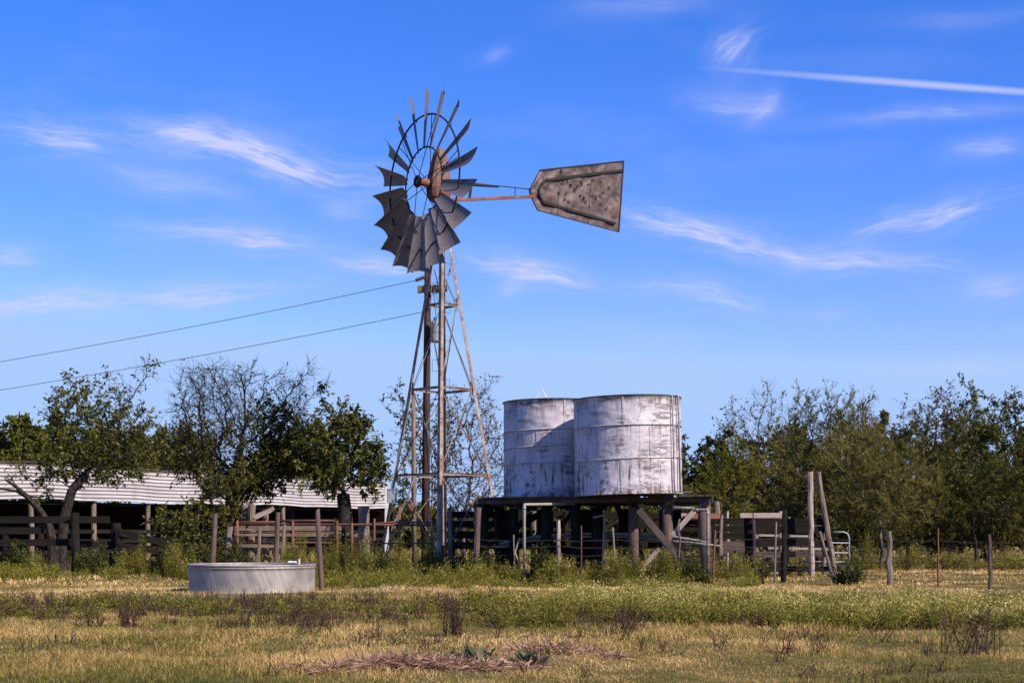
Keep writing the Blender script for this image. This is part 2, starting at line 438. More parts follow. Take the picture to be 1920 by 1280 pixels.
def tankm():
    t = NT('weathered_white_tank_paint'); v = t.attr('loc').outputs['Vector']; sp = t.node('ShaderNodeSeparateXYZ'); t.L.new(v, sp.inputs[0]); z = sp.outputs[2]
    big = t.noise(v, 1, 3, .5, (1.1, 1, 1.5), .8)
    base = t.mix(t.rng(big, .35, .7), (.64, .58, .615), (.46, .41, .45))
    # scuffed grey smears where the coating has worn off
    sm = t.noise(v, 1, 5, .7, (1.3, 1, 5.5), 2.0); msk = t.noise(v, 1, 2, .5, (.8, 1, 1.1), .6)
    s1 = t.math('MULTIPLY', t.rng(sm, .45, .57), t.rng(msk, .40, .53)); base = t.mix(t.math('MULTIPLY', s1, .85), base, (.13, .11, .12))
    sw = t.noise(v, 1, 4, .6, (4, 1, 2.2), 4.0); s2 = t.math('MULTIPLY', t.rng(sw, .58, .66), t.rng(msk, .6, .42)); base = t.mix(t.math('MULTIPLY', s2, .6), base, (.22, .19, .22))
    # vertical drips
    dr = t.noise(v, 1, 4, .6, (9, 1, .7)); low = t.rng(z, 1.9, .5)
    d1 = t.math('MULTIPLY', t.rng(dr, .51, .56), t.math('MULTIPLY', low, t.rng(t.noise(v, 1, 4, .7, (3, 1, 4)), .42, .55))); base = t.mix(t.math('MULTIPLY', d1, .9), base, (.03, .024, .024))
    # rust under the rim and along the foot
    top = t.rng(z, 2.25, 2.75); foot = t.rng(z, .28, .05); rn = t.noise(v, 1, 6, .7, (6, 1, 2.4))
    r1 = t.math('MULTIPLY', t.rng(rn, .50, .57), t.math('MAXIMUM', top, foot)); base = t.mix(t.math('MULTIPLY', r1, .9), base, (.10, .045, .03))
    ru = t.math('MULTIPLY', t.rng(t.noise(v, 1, 5, .7, (7, 1, 1.1)), .60, .70), t.rng(msk, .45, .6)); base = t.mix(t.math('MULTIPLY', ru, .65), base, (.22, .11, .08))
    for zb in (.93, 1.78, 2.5):
        bl = t.math('MULTIPLY', t.rng(z, zb - .42, zb - .02), t.math('LESS_THAN', z, zb)); bn = t.rng(t.noise(v, 1, 4, .65, (13, 1, .8)), .53, .60)
        base = t.mix(t.math('MULTIPLY', t.math('MULTIPLY', bl, bn), .75), base, (.13, .065, .05))
    fine = t.noise(v, 30, 4, .6); base = t.mix(t.rng(fine, .45, .7, 0, .22), base, (.35, .3, .33))
    dent = t.noise(v, 1, 3, .5, (1.6, 1, 1.8), .5); t.bump(dent, .5, .12)
    return t.fin(base, t.rng(sm, .3, .7, .55, .8), 0, .35)


def troughm():
    t = NT('galvanised_stock_tank'); v = t.attr('loc').outputs['Vector']
    sk = t.node('ShaderNodeMapping'); sk.inputs['Rotation'].default_value = (0, R(22), 0); t.L.new(v, sk.inputs[0])
    st_ = t.noise(sk.outputs[0], 1, 2, .5, (16, 1, .5)); pt = t.noise(v, 3, 5, .6); lo = t.noise(v, 1, 3, .5, (2, 1, 3))
    col = t.mix(t.rng(pt, .35, .7), (.25, .22, .205), (.37, .325, .295)); col = t.mix(t.math('MULTIPLY', t.rng(st_, .55, .66), .3), col, (.55, .52, .5))  # paler slanted streaks paint reflections on the wall
    sp = t.node('ShaderNodeSeparateXYZ'); t.L.new(v, sp.inputs[0]); col = t.mix(t.math('MULTIPLY', t.rng(sp.outputs[2], .3, .02), t.rng(lo, .4, .6)), col, (.46, .38, .30))
    t.bump(st_, .12, .02); return t.fin(col, t.rng(pt, .3, .7, .5, .7), .3, .4)


CLAD_H, CLAD_N = 1.36, 9


def roofm():
    t = NT('corrugated_roof_sheet'); v = t.attr('loc').outputs['Vector']
    a = t.noise(v, 1, 5, .6, (.6, 2.5, 1)); b = t.noise(v, 3, 4, .6, (.4, 2, 1))
    col = t.mix(t.rng(a, .35, .65), (.54, .50, .505), (.40, .365, .37)); col = t.mix(t.rng(b, .60, .72, 0, .75), col, (.34, .15, .09))
    col = t.mix(t.rng(t.noise(v, 1, 3, .5, (1.4, .3, 1)), .55, .7, 0, .45), col, (.24, .21, .21))
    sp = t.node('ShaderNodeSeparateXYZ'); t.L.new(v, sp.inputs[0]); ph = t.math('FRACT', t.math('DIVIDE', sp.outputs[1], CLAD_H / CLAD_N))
    g_ = t.math('MULTIPLY', t.rng(ph, .62, .80), t.rng(ph, 1.0, .90)); g_ = t.math('MULTIPLY', g_, t.rng(b, .3, .6, .75, .35))  # shade of the corrugation valleys painted in as dark stripes
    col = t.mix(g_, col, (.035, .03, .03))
    return t.fin(col, .6, .25, .35)


M['vane'] = vane(); M['tank'] = tankm(); M['trough'] = troughm(); M['roof'] = roofm()
t = NT('murky_water'); M['water'] = t.fin((.03, .04, .03), .08, 0, .5)


def leafm(name, stops, trans=.35, patch=.9, rough=.6):
    t = NT(name); a = t.attr('rnd').outputs['Fac']; g = t.node('ShaderNodeNewGeometry').outputs['Position']
    n = t.noise(g, patch, 3, .6)
    f = t.math('ADD', t.math('MULTIPLY', a, .55), t.rng(n, .3, .7, 0, .45))
    col = t.ramp(f, stops); b = t.b; t.fin(col, rough, 0, .2)
    tr = t.node('ShaderNodeBsdfTranslucent'); t.L.new(col, tr.inputs[0]); mx = t.node('ShaderNodeMixShader'); mx.inputs[0].default_value = trans
    t.L.new(b.outputs[0], mx.inputs[1]); t.L.new(tr.outputs[0], mx.inputs[2]); t.L.new(mx.outputs[0], t.out.inputs[0]); return t.m


M['leaf'] = leafm('green_leaves', [(0, (.03, .036, .007)), (.5, (.105, .108, .018)), (1, (.26, .225, .045))])
M['leaf_dark'] = leafm('dark_leaves', [(0, (.022, .027, .006)), (.5, (.085, .083, .015)), (1, (.22, .185, .037))], .3)
M['leaf_brown'] = leafm('browning_leaves', [(0, (.05, .05, .018)), (.5, (.11, .095, .035)), (1, (.19, .14, .075))])
M['leaf_bright'] = leafm('yellow_green_leaves', [(0, (.06, .065, .008)), (.5, (.17, .155, .016)), (1, (.32, .27, .035))])
M['leaf_olive'] = leafm('olive_feathery_foliage', [(0, (.055, .052, .012)), (.5, (.18, .158, .036)), (1, (.34, .285, .08))])
M['weed'] = leafm('weed_leaves', [(0, (.06, .065, .010)), (.5, (.20, .18, .026)), (1, (.42, .35, .07))], .35, .6)
M['weed_dark'] = leafm('dark_weed_leaves', [(0, (.02, .028, .007)), (.5, (.065, .07, .014)), (1, (.15, .14, .034))], .3, .7)
M['thistle'] = leafm('grey_green_rosette', [(0, (.03, .05, .025)), (.5, (.065, .095, .05)), (1, (.15, .18, .09))], .2)
M['broom'] = leafm('pale_green_flower_heads', [(0, (.10, .11, .015)), (.5, (.33, .29, .05)), (1, (.78, .62, .24))], .35, .5)
M['stem_dead'] = leafm('dead_stems', [(0, (.025, .016, .012)), (.6, (.09, .045, .03)), (1, (.20, .12, .07))], .1)
M['straw'] = leafm('dead_straw', [(0, (.12, .055, .03)), (.5, (.34, .19, .12)), (1, (.6, .41, .28))], .15, 2)


def grassm():
    t = NT('grass_blades'); a = t.attr('rnd').outputs['Fac']
    col = t.ramp(a, [(0, (.05, .072, .008)), (.25, (.155, .155, .024)), (.5, (.36, .26, .068)), (.8, (.68, .43, .16)), (1, (.88, .62, .28))])
    t.fin(col, .7, 0, .2); tr = t.node('ShaderNodeBsdfTranslucent'); t.L.new(col, tr.inputs[0]); mx = t.node('ShaderNodeMixShader'); mx.inputs[0].default_value = .3
    t.L.new(t.b.outputs[0], mx.inputs[1]); t.L.new(tr.outputs[0], mx.inputs[2]); t.L.new(mx.outputs[0], t.out.inputs[0]); return t.m


def groundm():
    t = NT('pasture_soil'); g = t.node('ShaderNodeNewGeometry').outputs['Position']
    a = t.noise(g, .35, 4, .6); b = t.noise(g, 6, 5, .65); c = t.noise(g, 60, 3, .6); dirt = t.attr('dirt').outputs['Fac']
    f = t.math('ADD', t.math('MULTIPLY', a, .5), t.math('MULTIPLY', b, .5))
    col = t.ramp(f, [(.35, (.08, .08, .016)), (.5, (.23, .17, .045)), (.62, (.42, .28, .10))])
    dc = t.mix(t.rng(b, .35, .65), (.55, .43, .33), (.36, .27, .20)); col = t.mix(t.math('MULTIPLY', dirt, t.rng(b, .3, .5, .5, 1), True), col, dc)
    c2 = t.noise(g, 22, 4, .7, (1, 1, 1)); col = t.mix(t.rng(c, .35, .65, 0, .6), col, (.05, .042, .02)); col = t.mix(t.rng(c2, .5, .62, 0, .7), col, (.05, .065, .014)); t.bump(c, .9, .04); return t.fin(col, .95, 0, .1)


M['grass'] = grassm(); M['ground'] = groundm()

# ------------------------------------------------------------------ ground


def dirtv(x, y):
    d = np.exp(-((x + 6.0) / 3.2) ** 2 - ((y - 28.9) / .8) ** 2) * 1.3 + .75 * np.exp(-((x + 3.2) / 1.6) ** 2 - ((y - 33.0) / .5) ** 2)
    d = d + .5 * np.exp(-((x + .95) / .8) ** 2 - ((y - 12.9) / .4) ** 2) + .5 * np.exp(-((x - .35) / .6) ** 2 - ((y - 14.0) / .4) ** 2)
    return np.clip(d * (.4 + 1.2 * fbm(x, y, .8, 31)), 0, 1)


def axis(a, b, step, far):
    c = list(np.arange(a, b, step)); s_ = step; x = b; hi = []
    while x < far: hi.append(x); s_ *= 1.25; x += s_
    s_ = step; x = a - step; lo = []
    while x > -far: lo.append(x); s_ *= 1.25; x -= s_
    return np.array(lo[::-1] + c + hi + [far])


gx = axis(-24, 24, .25, 2500); gy = axis(4, 60, .25, 2500)
X, Yg = np.meshgrid(gx, gy); Zg = gzv(X, Yg)
nx, ny = len(gx), len(gy); idx = np.arange(nx * ny).reshape(ny, nx)
q = np.stack([idx[:-1, :-1], idx[:-1, 1:], idx[1:, 1:], idx[1:, :-1]], -1).reshape(-1, 4)
g = mk('ground', np.stack([X, Yg, Zg], -1).reshape(-1, 3), [q], M['ground'], smooth=True, attrs={'dirt': ('FLOAT', dirtv(X, Yg).ravel())})
tag(g, 'dry pasture ground running to the tree line', None, None, 'structure')

# ------------------------------------------------------------------ foliage tools


def nrm(a): return a / (np.linalg.norm(a, axis=-1, keepdims=True) + 1e-9)


def rdir(n, up=0.0):
    d = rng.normal(size=(n, 3)); d = nrm(d); d[:, 2] += up; return nrm(d)


def segs_mesh(A, B, ra, rb, ns):
    """vectorised cones from A to B"""
    d = nrm(B - A); ref = np.where(np.abs(d[:, 2:3]) > .9, np.array([[1., 0, 0]]), np.array([[0, 0, 1.]]))
    x = nrm(np.cross(d, ref)); y = np.cross(d, x); n = len(A); ang = np.arange(ns) * 2 * np.pi / ns
    cs = np.cos(ang)[None, :, None]; sn_ = np.sin(ang)[None, :, None]; ring = x[:, None] * cs + y[:, None] * sn_
    V = np.concatenate([A[:, None] + ring * np.reshape(ra, (-1, 1, 1)), B[:, None] + ring * np.reshape(rb, (-1, 1, 1))], 1).reshape(-1, 3)
    b = (np.arange(n) * 2 * ns)[:, None]; j = np.arange(ns)[None]; j2 = (j + 1) % ns
    Q = np.stack([b + j, b + j2, b + ns + j2, b + ns + j], -1).reshape(-1, 4); return V, Q


def join(parts):
    Vs = []; Qs = []; o = 0
    for V, Q in parts:
        if len(V) == 0: continue
        Vs.append(V); Qs.append(Q + o); o += len(V)
    return np.concatenate(Vs), np.concatenate(Qs)


def leaves(P, D, ln, wd, spread=.6):
    """rhombic leaves at P pointing about D; returns V,Q,rnd"""
    n = len(P); d = nrm(D + rng.normal(size=(n, 3)) * spread); s_ = nrm(np.cross(d, rng.normal(size=(n, 3))))
    sz_ = np.clip(np.exp(rng.normal(0, .3, (n, 1))), .45, 1.45) * .9; l = ln * sz_; w_ = wd * sz_ * rng.uniform(.7, 1.2, (n, 1)); up = np.cross(s_, d) * w_ * .25
    V = np.stack([P, P + d * l * .45 + s_ * w_ / 2 + up, P + d * l, P + d * l * .45 - s_ * w_ / 2 + up], 1).reshape(-1, 3)
    return V, np.arange(4 * n).reshape(-1, 4), np.repeat(rng.uniform(0, 1, n), 4)


def colonize(start, att, step, kill, iters=160, jit=.25, trop=.05):
    pos = [np.array(p, float) for p in start]; par = [i - 1 for i in range(len(start))]
    P = np.array(pos); D = np.linalg.norm(att[:, None] - P[None], axis=2); near = D.argmin(1); dist = D.min(1); alive = np.ones(len(att), bool)
    for it in range(iters):
        if not alive.any(): break
        P = np.array(pos); a = np.nonzero(alive)[0]; v = nrm(att[a] - P[near[a]])
        acc = np.zeros((len(P), 3)); np.add.at(acc, near[a], v); grow = np.nonzero(np.linalg.norm(acc, axis=1) > 1e-6)[0]
        d = nrm(nrm(acc[grow]) + rng.normal(size=(len(grow), 3)) * jit + np.array([0, 0, trop]))
        newp = P[grow] + d * step; base = len(pos)
        for g_, p_ in zip(grow, newp): pos.append(p_); par.append(int(g_))
        Dn = np.linalg.norm(att[a][:, None] - newp[None], axis=2); k = Dn.argmin(1); m_ = Dn.min(1)
        b = m_ < dist[a]; near[a[b]] = base + k[b]; dist[a[b]] = m_[b]; alive[a[dist[a] < kill]] = False
        if len(pos) > 6000: break
    return np.array(pos), np.array(par)


GRP = {}


def tree(name, label, cat, Y, base_u, blobs, leafmat='leaf', barkm='bark', trunk=None, natt=420, step=.28, tip=.009, group=None,
         twigs=3, twl=.42, lf=10, ll=.13, lw=.06, depth=.9, style='leaf', trmax=.3, droop=0.0, trop=.05, seed=1, tr=0, sub=2, pe=2.15, spikes=12):
    """blobs: (u,v,ru,rv,leafiness) ellipsoids in image measures at distance Y, turned into metres"""
    global rng
    rng = np.random.default_rng(seed * 101 + 5)
    if style == 'feather': ll *= .72; lw *= .75; lf = int(lf * 1.1)
    s_ = Y / F; areas = np.array([b[2] * b[3] for b in blobs], float); nn = np.maximum(8, natt * areas / areas.sum()).astype(int)
    A = []
    cs_ = []
    for b, n in zip(blobs, nn):
        c = np.array(at(b[0], b[1], Y)); rad = np.array([b[2] * s_, b[2] * s_ * depth, b[3] * s_]); dy = rng.uniform(-.35, .35) * b[2] * s_
        c[1] += dy; d = nrm(rng.normal(size=(n, 3))) * rng.uniform(0, 1, (n, 1)) ** .42; A.append(c + d * rad); cs_.append((c, rad, b[4]))
    A = np.concatenate(A)
    if spikes:
        cen = A.mean(0); o_ = A - cen; sc_ = o_[:, 2] + .5 * np.abs(o_[:, 0]); cand = np.argsort(-sc_)[:max(spikes * 4, 12)]
        for k_ in rng.choice(cand, min(spikes, len(cand)), replace=False):
            dv = nrm(o_[k_] * np.array([.7, .4, .3]) + np.array([0, 0, 1.3]) + rng.normal(size=3) * .25); m_ = rng.integers(1, 4)
            A = np.concatenate([A, A[k_] + dv * (.26 * np.arange(1, m_ + 1))[:, None]])
    A = A[A[:, 2] > .35]
    bx = (base_u - CX) / F * Y; root = Vector((bx, Y, gz(bx, Y)))
    if trunk is None:
        lowz = np.percentile(A[:, 2], 8); trunk = [(0, 0, 0), (rng.uniform(-.15, .15), 0, max(.5, lowz * .5)), (rng.uniform(-.25, .25), 0, max(.8, lowz * .8))]
    st_ = []
    tp = [np.array(p) + np.array(root) for p in trunk]; tp[0][2] -= .2
    for a, b in zip(tp[:-1], tp[1:]):
        k = max(1, int(np.linalg.norm(b - a) / step))
        for i in range(k): st_.append(a + (b - a) * i / k)
    st_.append(tp[-1])
    P, par = colonize(st_, A, step, step * 1.35, trop=trop)
    n = len(P); ch = np.zeros(n, int); r2 = np.zeros(n)
    for i in range(n - 1, 0, -1):
        if ch[i] == 0: r2[i] = tip ** pe
        r2[par[i]] += r2[i]; ch[par[i]] += 1
    r = r2 ** (1 / pe); r = np.minimum(r, trmax)
    if tr:
        k_ = len(st_); r[:k_] = np.maximum(r[:k_], tr * np.linspace(1.15, .85, k_))
    r[:2] *= 1.15
    i = np.arange(1, n); pa = par[i]; parts = []
    ra = np.minimum(r[pa], r[i] * 1.25 + .004)
    for lo, hi, ns in ((0, .016, 3), (.016, .06, 5), (.06, 9, 8)):
        m_ = (r[i] >= lo) & (r[i] < hi)
        if m_.any(): parts.append(segs_mesh(P[pa][m_], P[i][m_] + nrm(P[i][m_] - P[pa][m_]) * .01, ra[m_], r[i][m_], ns))
    # twigs
    tn = np.nonzero(r < tip * 2.6)[0]; tn = tn[tn > len(st_)]
    leafy = np.zeros(len(P))
    best = np.full(len(P), 1e9)
    for c, rad, l in cs_:
        q_ = (((P - c) / rad) ** 2).sum(1); k = q_ < best; best[k] = q_[k]; leafy[k] = l
    T = np.repeat(tn, twigs); td = nrm(nrm(P[T] - P[par[T]]) + rng.normal(size=(len(T), 3)) * .75 + np.array([0, 0, .25]))
    tl = twl * rng.uniform(.4, 1.3, (len(T), 1)); mid = P[T] + td * tl * .5 + rng.normal(size=(len(T), 3)) * .03; end = mid + nrm(td + rng.normal(size=(len(T), 3)) * .3) * tl * .5
    parts.append(segs_mesh(P[T], mid, np.full(len(T), tip * .6), np.full(len(T), tip * .42), 3)); parts.append(segs_mesh(mid, end, np.full(len(T), tip * .42), np.full(len(T), tip * .15), 3))
    if sub:
        S = np.repeat(np.arange(len(T)), sub); f = rng.uniform(.15, .95, (len(S), 1)); b0 = np.where(f < .5, P[T][S] + (mid[S] - P[T][S]) * f * 2, mid[S] + (end[S] - mid[S]) * (f - .5) * 2)
        sd_ = nrm(td[S] + rng.normal(size=(len(S), 3)) * .7 + np.array([0, 0, .15])); e0_ = b0 + sd_ * tl[S] * rng.uniform(.3, .7, (len(S), 1))
        parts.append(segs_mesh(b0, e0_, np.full(len(S), tip * .36), np.full(len(S), tip * .12), 3))
    V, Q = join(parts)
    o = thing(name, root, label, cat, group)
    mk('trunk', V, [Q], M[barkm], o, True)
    # leaves
    keep = rng.uniform(size=len(T)) < np.clip(leafy[T] * 1.2, 0, 1)
    T2 = np.nonzero(keep)[0]
    if len(T2) and lf:
        cnt = np.maximum(1, (lf * np.clip(leafy[T][T2], .25, 1) * rng.uniform(.6, 1.4, len(T2)))).astype(int); J = np.repeat(T2, cnt); f = rng.uniform(0, 1.05, (len(J), 1))
        base = np.where(f < .5, P[T][J] + (mid[J] - P[T][J]) * f * 2, mid[J] + (end[J] - mid[J]) * (f - .5) * 2)
        if style == 'feather':
            Vl, Ql, rl = leaves(base, nrm(end[J] - P[T][J]) + np.array([0, 0, .25]), ll, lw, .38)
        else:
            Vl, Ql, rl = leaves(base + rng.normal(size=base.shape) * .02, td[J] * .5 + np.array([0, 0, -droop]), ll, lw, .8)
        if sub:
            k_ = rng.uniform(size=len(S)) < np.clip(leafy[T][S] * .9, 0, 1); S2 = np.repeat(np.nonzero(k_)[0], max(2, lf // 3)); f2 = rng.uniform(.1, 1.05, (len(S2), 1))
            Vb, Qb, rb = leaves(b0[S2] + (e0_[S2] - b0[S2]) * f2, sd_[S2] * .6 + np.array([0, 0, .2 if style == 'feather' else -droop]), ll, lw, .4 if style == 'feather' else .8)
            Ql = np.concatenate([Ql, Qb + len(Vl)]); Vl = np.concatenate([Vl, Vb]); rl = np.concatenate([rl, rb])
        mk('crown', Vl, [Ql], M[leafmat], o, False, {'rnd': ('FLOAT', rl)})
    return o


def plants(name, spec, leafmat, label, cat, kind=None, group=None, loc=None, heads=0.0):
    """spec arrays: x,y,h,spread; stems with fine leaves; returns one object"""
    x, y, h, sp_, ns, nl, ll, lw = spec
    n = len(x); I = np.repeat(np.arange(n), ns); m_ = len(I); z = gzv(x, y)
    base = np.stack([x[I] + rng.normal(size=m_) * sp_[I] * .25, y[I] + rng.normal(size=m_) * sp_[I] * .25, z[I] - .02], 1)
    ang = rng.uniform(0, 2 * np.pi, m_); lean = rng.uniform(0, 1, m_) ** .8 * sp_[I]; H = h[I] * rng.uniform(.55, 1.1, m_)
    tipp = base + np.stack([np.cos(ang) * lean, np.sin(ang) * lean, H], 1); mid = (base + tipp) / 2 + np.stack([np.cos(ang), np.sin(ang), ang * 0], 1) * -lean[:, None] * .12
    V1, Q1 = join([segs_mesh(base, mid, np.full(m_, .006), np.full(m_, .0045), 3), segs_mesh(mid, tipp, np.full(m_, .0045), np.full(m_, .0015), 3)])
    J = np.repeat(np.arange(m_), nl); f = rng.uniform(.12, 1.0, (len(J), 1)) ** .75
    P = np.where(f < .5, base[J] + (mid[J] - base[J]) * f * 2, mid[J] + (tipp[J] - mid[J]) * (f - .5) * 2) + rng.normal(size=(len(J), 3)) * .03
    D = rng.normal(size=(len(J), 3)) * .6 + np.array([0, 0, .5]); V2, Q2, r2 = leaves(P, D, ll, lw, .5)
    if heads: r2 = np.clip(r2 * (1 - heads) + heads * np.repeat(f[:, 0] ** 2.2, 4) * 1.25, 0, 1)
    V = np.concatenate([V1, V2]); Q = np.concatenate([Q1, Q2 + len(V1)]); r_ = np.concatenate([np.full(len(V1), .15), r2])
    o = mk(name, V, [Q], leafmat, None, False, {'rnd': ('FLOAT', r_)}, loc=loc); return tag(o, label, cat, group, kind)


def bush(u, v, Y, wpx, hpx, mat, label, name='bush', dens=1.0, ll=.07, lw=.03, cat='bush', group=None, nst=55, nl=26):
    bx = (u - CX) / F * Y; W = wpx * Y / F / 2; H = hpx * Y / F; k = int(max(3, W * 7 * dens))
    x = bx + rng.uniform(-1, 1, k) * W * .75; y = Y + rng.uniform(-1, 1, k) * min(W, .7) * .6
    hh = H * (1 - .5 * np.abs((x - bx) / (W + .01)) ** 1.5) * rng.uniform(.35, 1.15, k)
    return plants(name, (x, y, hh, np.full(k, .28) * min(1, H / .8 + .3), nst // 4, nl, ll, lw), mat, label, cat, None, group, loc=(bx, Y, gz(bx, Y)))
# ------------------------------------------------------------------ windmill
TY = 45.0
tx = (829 - CX) / F * TY
TB = Vector((tx, TY, gz(tx, TY)))
mill = thing('windmill', TB, 'tall steel farm windmill with bladed wheel and tail vane on a four legged lattice tower', 'windmill')
zlev = lambda v: at(829, v, TY).z
Z_A, Z_B, Z_C, Z_T = zlev(571), zlev(729), zlev(889), zlev(395)
apex = zlev(418)
hd0 = 122 * TY / F                                    # half diagonal at the ground


def hd(z): return max(.0, hd0 * (apex - z) / (apex - TB.z))


def leg_pt(k, z):
    a = {'front': (0, -1), 'right': (1, 0), 'rear': (0, 1), 'left': (-1, 0)}[k]; h = max(hd(z), .09)
    return Vector((tx + a[0] * h, TY + a[1] * h, z))


ORD = ['front', 'right', 'rear', 'left']
for k in ORD:
    p = leg_pt(k, TB.z - .2); q_ = leg_pt(k, Z_T)
    outd = Vector({'front': (0, -1, 0), 'right': (1, 0, 0), 'rear': (0, 1, 0), 'left': (-1, 0, 0)}[k]); side = Vector((-outd.y, outd.x, 0))
    mb = MB(); wl = .115; th = .012
    e1 = (-outd + side).normalized(); e2 = (-outd - side).normalized()       # flanges lie in the two faces of the tower
    mb.prism([p, p + e1 * wl, p + e1 * wl + e2 * th, p + e1 * th + e2 * th, p + e2 * wl + e1 * th, p + e2 * wl], q_ - p)
    for zz in (Z_A, Z_B, Z_C):                         # splice plates
        c = leg_pt(k, zz)
        for e in (e1, e2):
            o2 = e2 if e is e1 else e1
            mb.beam(c - Vector((0, 0, .2)) + e * wl * .5 - o2 * .008, c + Vector((0, 0, .2)) + e * wl * .5 - o2 * .008, wl * .8, .012, up=o2)
    mb.build('leg', M['galv_tower'], mill)


def corner(k, z): return leg_pt(k, z)


for zz in (Z_A, Z_B, Z_C):
    for i in range(4):
        a, b = corner(ORD[i], zz), corner(ORD[(i + 1) % 4], zz); mb = MB()
        mb.beam(a, b, .07, .008); mb.beam(a - Vector((0, 0, .035)), b - Vector((0, 0, .035)), .008, .07); mb.build('girt', M['galv_tower'], mill)
lv = [TB.z + .3, Z_C, Z_B, Z_A, zlev(505)]
for li in range(4):
    for i in range(4):
        for flip in (0, 1):
            a = corner(ORD[i], lv[li] if not flip else lv[li + 1]); b = corner(ORD[(i + 1) % 4], lv[li + 1] if not flip else lv[li])
            mb = MB(); r_ = .022 if li < 3 else .014
            off = (TB - (a + b) / 2); off.z = 0; off = off.normalized() * (.03 + .035 * flip)
            mb.beam(a + off, b + off, r_ * 1.5, .006, up=off); mb.build('brace', M['brace'], mill)
# step brackets on the front leg
z = TB.z + 3.2
k = 0
while z < Z_T - 1.6:
    c = leg_pt('front', z); sx = -1 if k % 2 else 1
    d1 = Vector((sx * .27, 0.10, 0))
    mb = MB(); mb.tube([c, c + d1, c + d1 + Vector((0, 0, .36)), c + Vector((0, 0, .36))], .008, 5); z += .62; k += 1
    mb.build('step', M['wire'], mill)
mb = MB(); mb.tube([Vector((tx, TY, TB.z)), Vector((tx, TY, Z_T))], .022, 6)
mb.tube([Vector((tx + .12, TY + .05, TB.z)), Vector((tx + .07, TY, Z_B)), Vector((tx, TY, Z_A))], .012, 5); mb.build('pump_rod', M['dark_iron'], mill)
mb = MB(); a = leg_pt('left', 0)
for dx, t_ in ((.0, .35), (.16, .9)):
    mb.tube([at(722 + dx * 20, 1045, TY - .6), at(736 + dx * 30, 985, TY - .7), at(768 + dx * 12, 922 - dx * 40, TY - .8), at(776, 895, TY - .8)], .022, 6)
mb.tube([at(733, 918, TY - .25), at(745, 860, TY - .25), at(768, 760, TY - .2), at(774, 700, TY - .15)], .016, 6)
mb.build('conduit', M['pvc'], mill)
mb = MB(); c = at(735, 930, TY - .15); mb.beam(c - Vector((0, 0, .21)), c + Vector((0, 0, .21)), .3, .2, up=(0, 1, 0), bev=.02); mb.beam(c + Vector((0, 0, .21)), c + Vector((0, 0, .24)), .34, .24, up=(0, 1, 0)); mb.build('junction_box', M['box_grey'], mill)
mb = MB(); c = Vector((tx, TY, TB.z)); mb.tube([c + Vector((0, 0, -.1)), c + Vector((0, 0, .9))], .07, 10); mb.tube([c + Vector((0, 0, .6)), c + Vector((.4, -.3, .6))], .05, 8); mb.build('well_pipe', M['rust'], mill)

# wheel
AW = R(55); ax = Vector((-math.sin(AW), -math.cos(AW), 0)); tt = Vector((math.cos(AW), -math.sin(AW), 0)); UPV = Vector((0, 0, 1))
zc = at(798, 342, TY - .4).z
HC = Vector((tx, TY, zc)) + ax * .69
RO, RI, RT = 2.09, 1.09, 2.74


def wp(ang, r, s=0): return HC + (tt * math.cos(ang) + UPV * math.sin(ang)) * r + ax * s


wheel = MB()
for rr, wd in ((RO, .028), (RI, .024)):
    wheel.tube([wp(2 * math.pi * i / 60, rr) for i in range(60)], wd, 6, closed=True)
wheel = wheel.build('wheel', M['dark_iron'], mill, True)
NB = 18; PH = R(35)
for b in range(NB):
    th0 = 2 * math.pi * (b + .2) / NB; rad = tt * math.cos(th0) + UPV * math.sin(th0); tau = -tt * math.sin(th0) + UPV * math.cos(th0)
    ch = tau * math.cos(PH) - ax * math.sin(PH); nn_ = ax * math.cos(PH) + tau * math.sin(PH)
    NR, NC = 8, 8; vs = []; aa = []
    dj = random.uniform(-.02, .02)
    for i in range(NR + 1):
        f = i / NR; r_ = RI - .03 + (RT - RI + .03) * f; wd = .35 + (.76 - .35) * f
        for j in range(NC + 1):
            s_ = j / NC - .5; cam_ = (.25 - s_ * s_) * wd * .5
            rr = r_ + (0.10 * (s_ * 2) ** 2 * f if i == NR else .08 * f * f * (s_ * 2) ** 2)
            vs.append(HC + rad * rr + ch * (s_ * wd) + nn_ * (-cam_ + .06 + dj * f)); aa.append((s_ * wd + b, r_, b))
    n0 = len(vs); vs2 = [v - nn_ * .006 for v in vs]
    qd = [(i * (NC + 1) + j, i * (NC + 1) + j + 1, (i + 1) * (NC + 1) + j + 1, (i + 1) * (NC + 1) + j) for i in range(NR) for j in range(NC)]
    qb = [tuple(n0 + k for k in reversed(q_)) for q_ in qd]
    ed = []
    rim = [i * (NC + 1) for i in range(NR + 1)] + [NR * (NC + 1) + j for j in range(1, NC + 1)] + [i * (NC + 1) + NC for i in range(NR - 1, -1, -1)] + [j for j in range(NC - 1, 0, -1)]
    for i in range(len(rim)):
        a, c = rim[i], rim[(i + 1) % len(rim)]; ed.append((a, c, c + n0, a + n0))
    mb = MB(); mb.add(vs + vs2, aa + aa, qd + qb + ed); mb.build('blade', M['blade'], wheel)
    for rr, l_ in ((RO, .18), (RI + .03, .12)):
        mb = MB(); c = HC + rad * rr; mb.beam(c - ch * l_ * .5 - nn_ * .05, c + ch * l_ * .5 - nn_ * .05, .04, .03, up=nn_)
        mb.build('blade_bracket', M['dark_iron'], wheel)
mb = MB()
for k in range(6):
    th0 = 2 * math.pi * (k + .22) / 6
    for s_, da in ((.21, -.055), (-.22, .055)):
        mb.tube([wp(th0 + da * 2, .12, s_), wp(th0 + da, RO, 0)], .013, 5)
mb.build('spoke', M['dark_iron'], wheel)
mb = MB(); mb.tube([wp(2 * math.pi * i / 20, .15, .22) for i in range(20)], .05, 8, closed=True)
